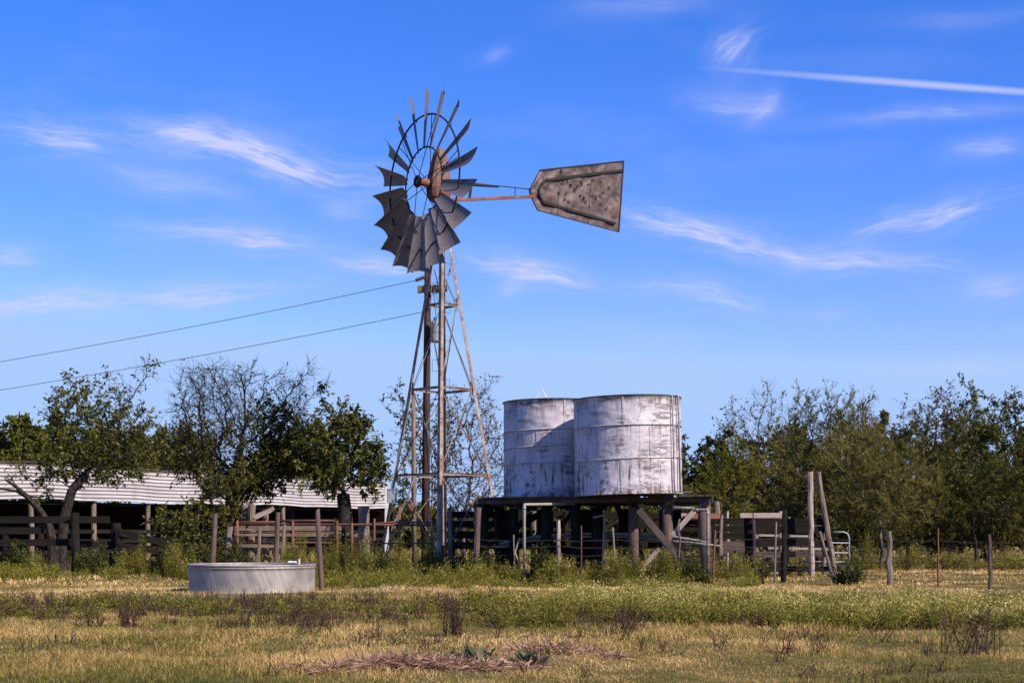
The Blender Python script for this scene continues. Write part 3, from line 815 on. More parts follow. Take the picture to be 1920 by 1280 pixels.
for k in range(6): mb.tube([wp(k * math.pi / 3, .15, .22), wp(k * math.pi / 3, .09, .18)], .03, 6)
mb.tube([wp(2 * math.pi * i / 20, .15, -.22) for i in range(20)], .05, 8, closed=True); mb.build('hub_flange', M['dark_iron'], wheel, True)
mb = MB(); mb.tube([HC + ax * .24, HC + ax * .18, HC - ax * .15, HC - ax * .5], [.08, .11, .13, .17], 14); mb.build('hub', M['rust_red'], wheel, True)

# gear case and hood
dd = -ax; GC = Vector((tx, TY, zc)) - dd * .12


def loft(mb, secs):
    vs = []; aa = []
    for c, hx, hy in secs:
        pts = []
        ch_ = .3
        for sx, sy in ((1, 1 - ch_), (1 - ch_, 1), (-1 + ch_, 1), (-1, 1 - ch_), (-1, -1 + ch_), (-1 + ch_, -1), (1 - ch_, -1), (1, -1 + ch_)):
            pts.append(Vector(c) + dd * (sx * hx) + tt * (sy * hy))
        vs += pts; aa += [(p.x, p.y, p.z) for p in pts]
    m_ = len(secs); qd = [(i * 8 + j, i * 8 + (j + 1) % 8, (i + 1) * 8 + (j + 1) % 8, (i + 1) * 8 + j) for i in range(m_ - 1) for j in range(8)]
    mb.add(vs, aa, qd, ngons=[tuple(reversed(range(8))), tuple(range((m_ - 1) * 8, m_ * 8))])


mb = MB(); loft(mb, [(GC + Vector((0, 0, -.12)), .36, .26), (GC + Vector((0, 0, .10)), .35, .25), (GC + dd * .03 + Vector((0, 0, .75)), .23, .20), (GC + dd * .05 + Vector((0, 0, 1.03)), .17, .17), (GC + dd * .06 + Vector((0, 0, 1.12)), .11, .12)]); mb.build('hood', M['hood'], mill)
mb = MB(); loft(mb, [(GC + Vector((0, 0, -.58)), .16, .14), (GC + Vector((0, 0, -.42)), .33, .24), (GC + Vector((0, 0, -.12)), .37, .26)])
mb.tube([GC + Vector((0, 0, -1.3)), GC + Vector((0, 0, -.5))], .10, 12); mb.build('gear_case', M['rust'], mill)
mb = MB(); c = Vector((tx, TY, zlev(415))); mb.tube([c + Vector((0, 0, -.2)), c + Vector((0, 0, .3))], .2, 12); mb.build('tower_cap', M['rust'], mill)

# tail
tn_ = Vector((math.cos(AW), -math.sin(AW), 0)); P0 = Vector((tx, TY, zc))


def tp(u, v, off=0.0): return on_plane(u, v, P0 - tn_ * .0, tn_) + tn_ * off


mb = MB(); mb.beam(tp(838, 376), tp(1000, 368.5), .09, .09); mb.build('tail_boom', M['rust_red'], mill)
mb = MB(); mb.tube([tp(838, 346), tp(885, 346.5), tp(935, 350)], [.055, .05, .035], 8); mb.build('furl_spring', M['dark_iron'], mill)
mb = MB(); mb.tube([tp(880, 343), tp(938, 349), tp(994, 355)], .016, 6); mb.beam(tp(884, 345), tp(880, 375), .07, .05, up=tn_)
mb.beam(tp(966, 352), tp(966, 370), .02, .02, up=tn_); mb.beam(tp(993, 353), tp(996, 372), .06, .05, up=tn_); mb.build('tail_stay', M['dark_iron'], mill)
OUT = [(994, 354), (1012, 319.5), (1169, 302.5), (1160, 435), (1008, 394.5), (998, 374)]
mb = MB(); pl = [tp(*p) for p in OUT]
# vane sheet as a gently buckled grid
NU, NV = 36, 18


def edge_v(u, top):
    pts = [(994, 354), (1012, 319.5), (1169, 302.5)] if top else [(994, 357), (998, 374), (1008, 394.5), (1160, 435)]
    for (a, b), (c, d) in zip(pts[:-1], pts[1:]):
        if u <= c: return b + (d - b) * (u - a) / (c - a + 1e-9)
    return pts[-1][1]


vs = []; aa = []
for i in range(NU + 1):
    for j in range(NV + 1):
        g_ = j / NV
        ue = 994 + (i / NU) * ((1169 - 994) + (1160 - 1169) * g_)
        v_ = edge_v(min(ue, 1169), True) * (1 - g_) + edge_v(min(ue, 1160), False) * g_
        p = tp(ue, v_); bk = .03 * math.sin(i * .55 + j * .3) * math.sin(j * .62 + i * .12) if 0 < i < NU and 0 < j < NV else 0
        vs.append(p + tn_ * bk); aa.append((p.dot(dd), 0, p.z))
qd = [(i * (NV + 1) + j, (i + 1) * (NV + 1) + j, (i + 1) * (NV + 1) + j + 1, i * (NV + 1) + j + 1) for i in range(NU) for j in range(NV)]
mb.add(vs, aa, qd); n0 = len(vs)
mb.add([v - tn_ * .008 for v in vs], aa, [tuple(reversed(q_)) for q_ in qd]); vanep = mb.build('tail_vane', M['vane'], mill, True)
mb = MB()
for i in range(len(OUT)):
    a, b = tp(*OUT[i]), tp(*OUT[(i + 1) % len(OUT)]); wd = .05 if i in (1, 2) else .022
    mb.beam(a, b, .035, wd, up=(b - a).cross(tn_))
mb.build('vane_edge', M['dark_iron'], vanep)
mb = MB(); BAND = [(1167, 320), (1100, 328), (1023, 338.5), (1014, 346), (1009, 356), (1011, 368), (1018, 380), (1060, 392), (1152, 419)]
for a, b in zip(BAND[:-1], BAND[1:]):
    A_, B_ = tp(*a, .035), tp(*b, .035); e = (B_ - A_).normalized() * .02; mb.beam(A_ - e, B_ + e, .05, .085 if abs(a[0] - b[0]) > 8 else .07, up=(B_ - A_).cross(tn_))
mb.build('vane_stiffener', M['dark_iron'], vanep)
mb = MB()
for u1, v1, u2, v2 in ((1051, 316, 1044, 403), (1110, 310, 1102, 419)): mb.beam(tp(u1, v1, .036), tp(u2, v2, .036), .008, .012, up=tn_)
mb.build('sheet_seam', M['dark_iron'], vanep)
mb = MB(); random.seed(11)
HOLES = [(1063, 341), (1069, 348), (1054, 344), (1082, 349), (1089, 342), (1090, 347), (1103, 346), (1078, 354), (1076, 358), (1061, 363), (1058, 374), (1065, 379), (1087, 368), (1094, 370), (1093, 374), (1111, 367), (1117, 369), (1116, 373), (1125, 367), (1130, 362), (1125, 384), (1137, 391), (1112, 338), (1051, 322), (1141, 353), (1097, 380), (1047, 363)]
for u, v in HOLES:
    c = tp(u, v, .033); r_ = random.uniform(.025, .05); mb.tube([c + (dd * math.cos(a) + UPV * math.sin(a)) * r_ for a in [i * math.pi / 4 for i in range(8)]], .011, 4, closed=True)
mb.build('bullet_hole', M['dark_iron'], vanep)

# ------------------------------------------------------------------ utility pole, wires
PY = 49.5
px_ = (797 - CX) / F * PY; PB = Vector((px_, PY, gz(px_, PY)))
up_ = thing('utility_pole', PB, 'tall brown wooden utility pole with a short cross board behind the windmill tower', 'utility pole')
topp = at(802, 505, PY); mb = MB(); mb.tube([PB - Vector((0, 0, .3)), PB + (topp - PB) * .4, PB + (topp - PB) * .8, topp], [.155, .135, .12, .115], 12, lump=.03); mb.build('pole', M['pole'], up_, True)
mb = MB(); mb.beam(at(783, 543, PY - .2), at(838, 540, PY - .2), .12, .24, bev=.01, up=(0, 0, 1)); mb.build('crossarm', M['wood_grey'], up_)
mb = MB()
for u in (797, 806, 816, 822): mb.beam(at(u, 534, PY - .28), at(u - 3, 549, PY - .28), .10, .03, up=(0, 1, 0))
mb.build('arm_brace', M['dark_iron'], up_)
mb = MB(); c = at(819, 622, PY - .32); mb.tube([c + Vector((0, 0, -.36)), c + Vector((0, 0, -.33)), c + Vector((0, 0, .30)), c + Vector((0, 0, .36))], [.2, .22, .22, .17], 16); mb.beam(c + Vector((-.3, .1, .3)), c + Vector((.1, .1, .3)), .06, .05)
tr_ = mb.build('transformer', M['box_grey'], up_)
mb = MB(); mb.tube([c + Vector((-.08, 0, .36)), c + Vector((-.08, 0, .5))], .035, 8); mb.tube([c + Vector((.09, 0, .36)), c + Vector((.09, 0, .5))], .035, 8); mb.build('bushing', M['ceramic'], tr_)
mb = MB(); e1 = at(779, 526, PY - .1); e0 = at(797, 519, PY - .1)
mb.tube([e0, e1], .045, 8); [mb.tube([e0.lerp(e1, f), e0.lerp(e1, f + .12)], .08, 8) for f in (.15, .45, .75)]; mb.build('insulator', M['ceramic'], up_)
mb = MB(); e2 = at(792, 585, PY - .1); mb.tube([e2 + Vector((.12, 0, 0)), e2], .05, 8); mb.build('insulator', M['ceramic'], up_)
mb = MB(); mb.tube([at(812, 545, PY - .3), at(816, 570, PY - .45), at(818, 607, PY - .4)], .012, 4); mb.tube([at(806, 640, PY - .2), at(800, 760, PY - .2), at(812, 900, PY - .2), at(806, 1000, PY - .2)], .018, 5); mb.build('cable', M['wire'], up_)
for (p, uv, nm, lb) in ((e1, (0, 678), 'power_line', 'upper thin power line running left from the utility pole top'), (e2, (0, 731), 'power_line', 'lower thin power line running left from the utility pole')):
    q_ = at(uv[0], uv[1], PY + 5); q2 = p + (q_ - p) * 2.2; pts = []
    for i in range(25):
        f = i / 24; c = p.lerp(q2, f); c.z += -4 * f * (1 - f) * .45 + .32 * min(1, f * 3) * 0; pts.append(c)
    # keep the sag but pass the frame edge where the photo shows it
    fe = 1 / 2.2; corr = 4 * fe * (1 - fe) * .45
    pts = [c + Vector((0, 0, corr * (i / 24) / fe)) if i / 24 <= fe else c + Vector((0, 0, corr)) for i, c in enumerate(pts)]
    mb = MB(); mb.tube(pts, .010, 4); o = mb.build(nm, M['wire'], None, loc=p); tag(o, lb, 'power line')
mb = MB(); ga = at(812, 540, PY - .1); gb = at(905, 770, PY + 1.5); gb = ga + (gb - ga) * 1.75; mb.tube([ga, gb], .010, 4); o = mb.build('guy_wire', M['wire'], None, loc=ga); tag(o, 'thin guy wire sloping down right from the utility pole top', 'guy wire')
# second thinner pole
qx = (777 - CX) / F * 50.5; QB = Vector((qx, 50.5, gz(qx, 50.5)))
mb = MB(); mb.tube([QB - Vector((0, 0, .2)), QB.lerp(at(775, 738, 50.5), .5), at(775, 738, 50.5)], [.09, .085, .07], 10, lump=.05); o = mb.build('wooden_pole', M['wood_grey'], None, True, loc=QB)
tag(o, 'thin grey wooden pole standing just left of the utility pole', 'pole')
c = at(771, 952, 49.8); mb = MB(); pr = [(0.0, -.16), (.11, -.14), (.16, -.06), (.17, .04), (.12, .13), (.03, .17), (0, .17)]; mb.lathe(c, pr, 16); o = mb.build('rusty_can', M['rust_red'], None, True, loc=c); tag(o, 'small round rusty can hanging on the thin pole', 'can')

# ------------------------------------------------------------------ water tanks
PLZ = 2.29


def tank(u, Y, w_px, hgt, label, tilt, bands, pipes, rot0):
    x = (u - CX) / F * Y; rad = w_px * Y / F / 2; root = thing('water_tank', Vector((x, Y, PLZ)), label, 'water tank'); c = Vector((x, Y, PLZ))
    mb = MB(); prof = [(rad - .06, .0), (rad + .015, 0), (rad + .015, .03), (rad, .05)]
    for k in range(1, 15): prof.append((rad + .006 * math.sin(k * 1.7), hgt * k / 15))
    prof += [(rad, hgt - .04), (rad + .025, hgt - .03), (rad + .025, hgt), (rad - .03, hgt)]
    mb.lathe(c, prof, 72); wall = mb.build('wall', M['tank'], root, True)
    mb = MB(); mb.lathe(c, [(0, hgt - .06), (rad * .5, hgt - .08), (rad - .02, hgt - .07)], 48); mb.build('roof', M['galv'], root)
    for z0, z1 in bands:
        mb = MB(); pts = []
        for i in range(72):
            a = 2 * math.pi * i / 72; z = z0 + (z1 - z0) * (math.cos(a) * .5 + .5); pts.append(c + Vector((math.cos(a) * (rad + .008), math.sin(a) * (rad + .008), z)))
        mb.tube(pts, .02, 6, closed=True); mb.build('band', M['galv'], root, True)
    mb = MB(); mb.tube([c + Vector((math.cos(2 * math.pi * i / 72) * (rad + .02), math.sin(2 * math.pi * i / 72) * (rad + .02), hgt - .01)) for i in range(72)], .018, 6, closed=True); mb.build('rim', M['dark_iron'], root, True)
    zs = [0] + [b[0] for b in bands] + [hgt]
    for k, (z0, z1) in enumerate(zip(zs[:-1], zs[1:])):
        for a in [rot0 + k * .55 + i * 2 * math.pi / 6 for i in range(6)]:
            mb = MB(); mb.lathe(c, [(rad + .004, z0 + .04), (rad + .011, z0 + .04), (rad + .011, z1 - .04), (rad + .004, z1 - .04)], 2, a, a + .035)
            for i in range(int((z1 - z0 - .1) / .09)):
                p = c + Vector((math.cos(a + .017) * (rad + .012), math.sin(a + .017) * (rad + .012), z0 + .08 + i * .09)); mb.tube([p, p + Vector((math.cos(a), math.sin(a), 0)) * .008], .011, 5)
            mb.build('seam', M['tank'], root)
    for (du, ztop, zbot, r_) in pipes:
        a = math.asin(du) ; px = c.x + math.sin(a) * (rad + .07); py = c.y - math.cos(a) * (rad + .07); mb = MB()
        mb.tube([Vector((c.x + math.sin(a) * (rad - .0), c.y - math.cos(a) * rad, PLZ + ztop + .07)), Vector((px, py, PLZ + ztop + .05)), Vector((px, py, PLZ + ztop)), Vector((px, py, PLZ + zbot))], r_, 8); mb.build('pipe', M['pvc'] if r_ > .02 else M['galv'], root, True)
    root.rotation_euler[1] = tilt
    return root


tr1 = tank(1179, 38.0, 200, 2.56, 'right hand weathered white steel water tank with a thin pipe down its right side', -.022, [(.90, .95), (1.78, 1.80)], [(.86, 2.50, .02, .026), (.74, 2.48, .02, .018)], .3)
tl1 = tank(1038, 40.7, 186, 2.72, 'left hand weathered white steel water tank partly shaded by its neighbour', -.004, [(.92, .98), (1.36, 1.50), (1.84, 1.92)], [], .1)
mb = MB(); mb.tube([at(1005, 746, 40.0), at(1018, 730, 40.0), at(1026, 746, 39.8)], .019, 6); mb.build('inlet_pipe', M['white_paint'], tl1)

# platform
X0 = at(897, 930, 40.5).x; X1 = at(1335, 930, 37.6).x
plat = thing('tank_platform', Vector((2.0, 39.3, gz(2, 39.3))), 'heavy timber platform of posts and beams carrying the two water tanks', 'platform')
PF0, PF1 = 36.6, 42.4
mb = MB()


def PX(u, Y): return (u - CX) / F * Y


# skewed deck: front edge recedes to the left
FL = Vector((PX(896, 39.6), 39.6, 0)); FR = Vector((PX(1337, 36.9), 36.9, 0)); back = Vector((.55, 4.6, 0))


def dk(s_, t_, z): p = FL.lerp(FR, s_) + back * t_; return Vector((p.x, p.y, z))


for i in range(30):
    s0 = (i + .5) / 30; a = dk(s0, -.02 + random.uniform(-.02, .015), PLZ - .03); b = dk(s0, 1.02 + random.uniform(-.02, .02), PLZ - .03)
    if i in (21, 25): continue
    mb.beam(a, b, (FR - FL).length / 30 * .93, .05, bev=.004)
mb.build('deck', M['wood_plat'], plat)
for k in range(14):
    t_ = .02 + k * .96 / 13; mb = MB(); mb.beam(dk(.0, t_, PLZ - .125), dk(1.0, t_, PLZ - .125), .07, .14, bev=.006)
    if k in (0, 4, 9, 13): mb.build('beam', M['wood_plat'], plat)
for s0 in (.02, .18, .36, .52, .68, .82, .97):
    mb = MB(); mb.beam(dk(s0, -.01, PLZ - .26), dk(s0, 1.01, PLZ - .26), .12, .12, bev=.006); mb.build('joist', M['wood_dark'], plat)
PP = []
for (s0, t_, r_, m_) in ((.02, .05, .15, 'wood_dark'), (.15, .12, .14, 'wood_dark'), (.30, .06, .15, 'wood_dark'), (.43, .05, .14, 'wood_dark'), (.52, .10, .16, 'wood_dark'), (.675, .03, .14, 'wood_brown'), (.815, .03, .15, 'wood_brown'), (.965, .04, .17, 'wood_brown'),  # front posts: dark wood paints in shade, brown wood the sunlit ones
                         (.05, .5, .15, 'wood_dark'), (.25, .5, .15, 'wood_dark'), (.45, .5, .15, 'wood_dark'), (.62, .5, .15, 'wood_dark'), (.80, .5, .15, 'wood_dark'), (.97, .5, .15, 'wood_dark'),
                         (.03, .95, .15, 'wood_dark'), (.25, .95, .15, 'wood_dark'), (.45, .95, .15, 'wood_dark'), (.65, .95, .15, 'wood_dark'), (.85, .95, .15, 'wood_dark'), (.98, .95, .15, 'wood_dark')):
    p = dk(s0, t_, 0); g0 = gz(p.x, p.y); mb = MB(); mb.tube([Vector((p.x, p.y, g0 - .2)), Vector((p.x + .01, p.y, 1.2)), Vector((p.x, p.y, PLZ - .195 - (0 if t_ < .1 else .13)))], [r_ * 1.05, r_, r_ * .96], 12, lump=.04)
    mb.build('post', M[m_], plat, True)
for a, b, wd, m_ in (((1197, 955), (1297, 1072), .17, 'wood_plat'), ((1302, 957), (1261, 1003), .13, 'wood_pale'), ((918, 955), (968, 1010), .16, 'wood_dark'), ((1035, 945), (1000, 1020), .14, 'wood_dark'), ((1155, 945), (1180, 1010), .14, 'wood_plat'), ((1078, 950), (1055, 985), .12, 'wood_dark'), ((1052, 1010), (1070, 1050), .12, 'wood_dark')):
    Yb = 36.75 if a[0] > 1180 else 40.5
    mb = MB(); mb.beam(at(*a, Yb), at(*b, Yb), .05, wd, up=(1, 0, .5), bev=.005); mb.build('brace', M[m_], plat)
mb = MB(); mb.beam(at(1263, 921.5, 36.6), at(1298, 921.5, 36.6), .12, .03); mb.build('loose_board', M['wood_grey'], plat)


def pipe(pts, r_, label, mat='pvc', name='water_pipe', cat='pipe', group=None):
    pts = [Vector(p) for p in pts]; mb = MB(); fine = [pts[0]]
    for i in range(1, len(pts) - 1):
        a, b, c = pts[i - 1], pts[i], pts[i + 1]; fine += [b + (a - b).normalized() * min(.08, (a - b).length * .4), b + (a - b).normalized() * .02, b + (c - b).normalized() * .02, b + (c - b).normalized() * min(.08, (c - b).length * .4)]
    fine.append(pts[-1]); mb.tube(fine, r_, 10)
    for i in range(1, len(pts) - 1):
        mb.tube([pts[i] + (pts[i - 1] - pts[i]).normalized() * .12, pts[i] + (pts[i - 1] - pts[i]).normalized() * .06], r_ * 1.25, 10)
    low = min(pts, key=lambda p: p.z); o = mb.build(name, M[mat], None, True, loc=low); return tag(o, label, cat, group)


def gp(u, Y, dz=-.1): x = PX(u, Y); return Vector((x, Y, gz(x, Y) + dz))


pipe([gp(983, 36.9), at(983, 945.5, 36.9), at(1095, 944, 38.9)], .038, 'white pipe rising left of the platform and elbowed under the deck')
pipe([gp(1327, 36.2), at(1327, 955.5, 36.2), at(1301, 955.5, 36.4), at(1300, 952.5, 36.5), at(1262, 951.5, 36.5)], .037, 'white pipe with elbows standing at the right end of the platform')
pipe([at(936, 1019, 40.2), at(1010, 1004, 40.0), at(1100, 1000, 39.6), at(1230, 1001, 38.0), at(1325, 1016, 36.5)], .036, 'long white pipe lying through the platform, uppermost of the bundle')
pipe([at(930, 1025, 40.4), at(1040, 1006, 40.1), at(1180, 1005.5, 38.8), at(1351, 1023.5, 36.3)], .032, 'long bent pale pipe poking out right beyond the platform posts')
pipe([at(955, 1014, 40.6), at(1060, 1002, 40.2), at(1240, 998, 37.9)], .028, 'pale pipe resting across the platform braces, shortest of the bundle')
pipe([gp(1128, 38.4), at(1134, 965, 38.5), at(1112, 970, 38.5)], .03, 'thin grey pipe rising between the dark platform posts')


def stick(ut, vt, ub, Y, r_, mat, label, name, cat, lump=.12, mids=(), group=None, n=9, taper=.85):
    base = gp(ub, Y, -.12); top = at(ut, vt, Y); pts = [base]
    for (u, v) in mids: pts.append(at(u, v, Y))
    if not mids:
        L_ = (top - base).length; k = max(2, int(L_ / .25))
        for i in range(1, k): pts.append(base.lerp(top, i / k) + Vector((random.uniform(-1, 1), random.uniform(-1, 1), 0)) * r_ * lump * 1.2)
    pts.append(top); m_ = len(pts); rad = [r_ * (1 - (1 - taper) * i / (m_ - 1)) for i in range(m_)]
    mb = MB(); mb.tube(pts, rad, n, lump=lump); o = mb.build(name, M[mat], None, False, loc=base); return tag(o, label, cat, group)


stick(1047, 975, 1047, 36.5, .058, 'wood_pale', 'short whitened fence post with ragged bark in front of the left tank', 'fence_post', 'fence post', .16)
stick(1149, 988, 1155, 36.3, .028, 'wood_grey', 'thin crooked grey stake under the middle of the right tank', 'stake', 'stake', .2)
stick(1274, 972, 1271, 36.0, .03, 'wood_grey', 'knobbly stick post standing in front of the crossed platform braces', 'stake', 'stake', .25, mids=((1273, 1050), (1275, 1010), (1270, 990)))
stick(1341, 993, 1336, 35.6, .028, 'rust', 'rusty steel fence stake just right of the platform', 'stake', 'stake', .03)
stick(963, 1002, 966, 37.2, .022, 'wood_grey', 'short bare grey stick among weeds left of the white pipe', 'stick', 'stick', .2)
stick(974, 1008, 972, 37.0, .024, 'wood_pale', 'forked pale stick leaning beside the white pipe', 'stick', 'stick', .2, mids=((975, 1060), (966, 1035)))
stick(1090, 985, 1090, 36.5, .02, 'rust', 'thin rusty rod in front of the dark platform posts', 'rod', 'rod', .03)
stick(897, 951, 890, 38.5, .07, 'wood_brown', 'broad brown post tapering down left of the platform', 'post', 'post', .08, taper=1.3)
for k_, (a_, b_, Y_, w_, mt, lb) in enumerate((((940, 1000), (1010, 965), 41, .2, 'wood_dark', 'wide added dark plank propped inside the left bay of the platform'), ((1085, 1060), (1135, 975), 41, .18, 'wood_dark', 'added dark plank leaning right inside the middle bay of the platform'),  # planks added to deepen the shade under the platform
        ((1205, 1050), (1180, 965), 40.5, .16, 'wood_plat', 'added brown plank leaning left behind the lit platform post'), ((1030, 1035), (1130, 1030), 40.8, .25, 'wood_dark', 'added broad dark board lying on edge at the back of the platform'), ((1215, 1020), (1300, 1028), 40.6, .2, 'wood_dark', 'added dark board lying level behind the crossed braces'))):
    mb = MB(); p_ = at(*a_, Y_); mb.beam(p_, at(*b_, Y_), .04, w_, up=(0, 0, 1) if k_ > 2 else (1, 0, .2)); o = mb.build('plank', M[mt], None, loc=p_); tag(o, lb, 'plank')
mb = MB(); a, b = at(1206, 1062, 36), at(1236, 1028, 36.2); mb.beam(a, b, .04, .12, up=(0, 0, 1), bev=.004); o = mb.build('fallen_board', M['wood_grey'], None, loc=a); tag(o, 'broken grey board leaning in the weeds under the right tank', 'board')
c = gp(842, 43.0, 0); mb = MB(); mb.beam(c + Vector((-.5, 0, -.1)), c + Vector((-.5, 0, -.1)) + Vector((1.0, 0, 0)), .8, 1.25, bev=.03); o = mb.build('well_box', M['concrete'], None, loc=c); tag(o, 'dark concrete well box half hidden at the foot of the windmill', 'well box')
# thin weathered stick pair beside the front leg of the tower
stick(808, 975, 824, 43.4, .03, 'wood_pale', 'pale lean to pole left of the front windmill leg', 'stake', 'stake', .1)
stick(844, 951, 844, 43.5, .075, 'wood_grey', 'grey fence post right of the front windmill leg', 'fence_post', 'fence post', .08)

# ------------------------------------------------------------------ stock tank and its three posts
SX, SY = PX(473, 31.6), 31.6; SB = Vector((SX, SY, gz(SX, SY) - .01)); srad = 117 * 31.6 / F; SH = .66
stk = thing('stock_tank', SB, 'round galvanised steel stock watering trough on the bare dirt', 'water trough')
mb = MB(); prof = [(srad - .05, .0), (srad - .02, .0), (srad - .02, .035), (srad - .004, .05), (srad - .004, .07), (srad - .012, .09)] + [(srad - .012 + .012 * k / 8, .09 + (SH - .17) * k / 8) for k in range(1, 9)] + [(srad + .012, SH - .075), (srad + .012, SH - .055), (srad, SH - .045), (srad, SH - .012), (srad - .015, SH - .02), (srad - .02, .1)]
mb.lathe(SB, prof, 320)
kp = len(prof)
for i_, v_ in enumerate(mb.V):
    a_ = (i_ // kp) * 2 * math.pi / 320; j_ = i_ % kp; zz = v_[2] - SB.z
    if 5 <= j_ <= 13:
        am = .0035 * math.exp(-((a_ - 4.45) / .42) ** 2) * math.sin(a_ * 110 + zz * 9) + .004 * math.sin(a_ * 7 + 1) * math.sin(zz * 6)
        if j_ in (5, 13): am *= .2
        mb.V[i_] = (v_[0] + math.cos(a_) * am, v_[1] + math.sin(a_) * am, v_[2])
mb.build('wall', M['trough'], stk, True)
mb = MB(); mb.tube([SB + Vector((math.cos(2 * math.pi * i / 80) * srad, math.sin(2 * math.pi * i / 80) * srad, SH - .012)) for i in range(80)], .022, 8, closed=True); mb.build('rim', M['trough'], stk, True)
mb = MB(); mb.lathe(SB, [(0, SH - .14), (srad - .03, SH - .14)], 48); mb.build('water', M['water'], stk)
mb = MB(); c = SB + Vector((.82, .55, SH + .03)); mb.beam(c - Vector((.1, 0, 0)), c + Vector((.08, 0, 0)), .08, .06, bev=.02); mb.tube([c + Vector((.14, 0, -.1)), c + Vector((.14, 0, .08))], .02, 6); mb.build('float_valve', M['white_paint'], stk)
mb = MB(); a0 = math.pi + .30; mb.lathe(SB + Vector((0, 0, SH - .2)), [(srad + .006, 0), (srad + .009, 0), (srad + .009, .09), (srad + .006, .09)], 4, a0 - .1, a0 + .08); mb.build('label_plate', M['white_paint'], stk)
for args in ((404, 962, 396, 33.9, 'rust-brown pipe post leaning right behind the left end of the trough'), (521, 960, 515, 33.9, 'dark brown pipe post behind the middle of the trough')):
    stick(args[0], args[1], args[2], args[3], .062, 'wood_brown', args[4], 'trough_post', 'post', .03, n=12, taper=.95)
stick(595, 958, 604, 31.9, .062, 'wood_brown', 'dark brown wooden post leaning left at the right end of the trough', 'trough_post', 'post', .03, n=12, taper=.9)

# ------------------------------------------------------------------ cattle shed
A0 = Vector((PX(0, 55), 55, 0)); B0 = Vector((PX(723, 78), 78, 0)); sdir = (B0 - A0).normalized(); A1 = A0 - sdir * 9; ln = (B0 - A1).length
ez = 2.62; nb = Vector((-sdir.y, sdir.x, 0)) 
if nb.y < 0: nb = -nb
rise, run = CLAD_H, 3.2
shed = thing('cattle_shed', Vector((A0.x, A0.y, gz(A0.x, A0.y))), 'long low open fronted cattle shed clad above in pale corrugated metal behind the left trees', 'shed')


def sheet(mb, p0, p1, z0, K, pitch_, amp, out_, sub=8, NS=24, lay=None):
    """corrugated sheet; lay(j_fraction) gives the offset from the foot line"""
    vs = []; aa = []; d_ = (p1 - p0); m_ = K * sub + 1
    for i in range(NS + 1):
        c0 = p0 + d_ * (i / NS); wob = .03 * math.sin(i * 1.9) + .025 * math.sin(i * .7 + 2)
        for j in range(m_):
            f = j / (K * sub); h = amp * math.cos(2 * math.pi * (j % sub) / sub); o_, n_ = lay(f)
            vs.append(c0 + o_ + n_ * h + Vector((0, 0, z0 + wob * (1 - f * .6)))); aa.append((i / NS * d_.length, f * K * pitch_, 0))
    mb.add(vs, aa, [(i * m_ + j, (i + 1) * m_ + j, (i + 1) * m_ + j + 1, i * m_ + j + 1) for i in range(NS) for j in range(m_ - 1)])


cp = CLAD_H / CLAD_N
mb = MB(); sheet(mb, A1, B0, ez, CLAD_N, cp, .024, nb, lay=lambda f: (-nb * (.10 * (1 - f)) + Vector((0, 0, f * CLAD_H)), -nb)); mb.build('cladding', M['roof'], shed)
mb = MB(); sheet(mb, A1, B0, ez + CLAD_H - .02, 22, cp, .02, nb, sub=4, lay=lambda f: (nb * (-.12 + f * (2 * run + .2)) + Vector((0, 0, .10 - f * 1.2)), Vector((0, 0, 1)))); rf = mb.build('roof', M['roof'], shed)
mb = MB(); e0_ = A1 - nb * -.05; mb.beam(Vector((e0_.x, e0_.y, ez - .12)) + nb * .12, Vector((B0.x, B0.y, ez - .12)) + nb * .12, .05, .12); mb.build('eave_beam', M['wood_dark'], shed)
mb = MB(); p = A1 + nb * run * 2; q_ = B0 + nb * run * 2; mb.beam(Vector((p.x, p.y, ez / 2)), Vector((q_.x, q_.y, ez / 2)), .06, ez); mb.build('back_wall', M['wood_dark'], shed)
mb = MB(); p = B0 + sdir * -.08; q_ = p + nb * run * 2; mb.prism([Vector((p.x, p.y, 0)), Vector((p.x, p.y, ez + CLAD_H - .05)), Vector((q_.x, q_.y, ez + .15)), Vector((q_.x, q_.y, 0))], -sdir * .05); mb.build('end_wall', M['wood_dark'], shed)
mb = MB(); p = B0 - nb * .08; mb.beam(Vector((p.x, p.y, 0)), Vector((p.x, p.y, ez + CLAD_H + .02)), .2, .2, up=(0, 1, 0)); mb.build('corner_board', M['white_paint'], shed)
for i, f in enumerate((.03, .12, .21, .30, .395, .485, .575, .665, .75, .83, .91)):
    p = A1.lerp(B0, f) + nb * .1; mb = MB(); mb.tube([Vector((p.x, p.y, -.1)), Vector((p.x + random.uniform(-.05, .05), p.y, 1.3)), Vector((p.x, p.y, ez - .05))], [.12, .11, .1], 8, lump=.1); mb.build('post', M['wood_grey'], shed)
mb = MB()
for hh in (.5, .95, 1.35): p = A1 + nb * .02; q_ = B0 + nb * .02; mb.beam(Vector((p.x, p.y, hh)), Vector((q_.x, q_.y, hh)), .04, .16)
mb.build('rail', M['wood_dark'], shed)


# ------------------------------------------------------------------ corrals
def board(mb, a, b, hpx, Y, Y2=None, th=.04):
    Y2 = Y if Y2 is None else Y2
    mb.beam(at(*a, Y), at(*b, Y2), th, hpx * Y / F, bev=.004)


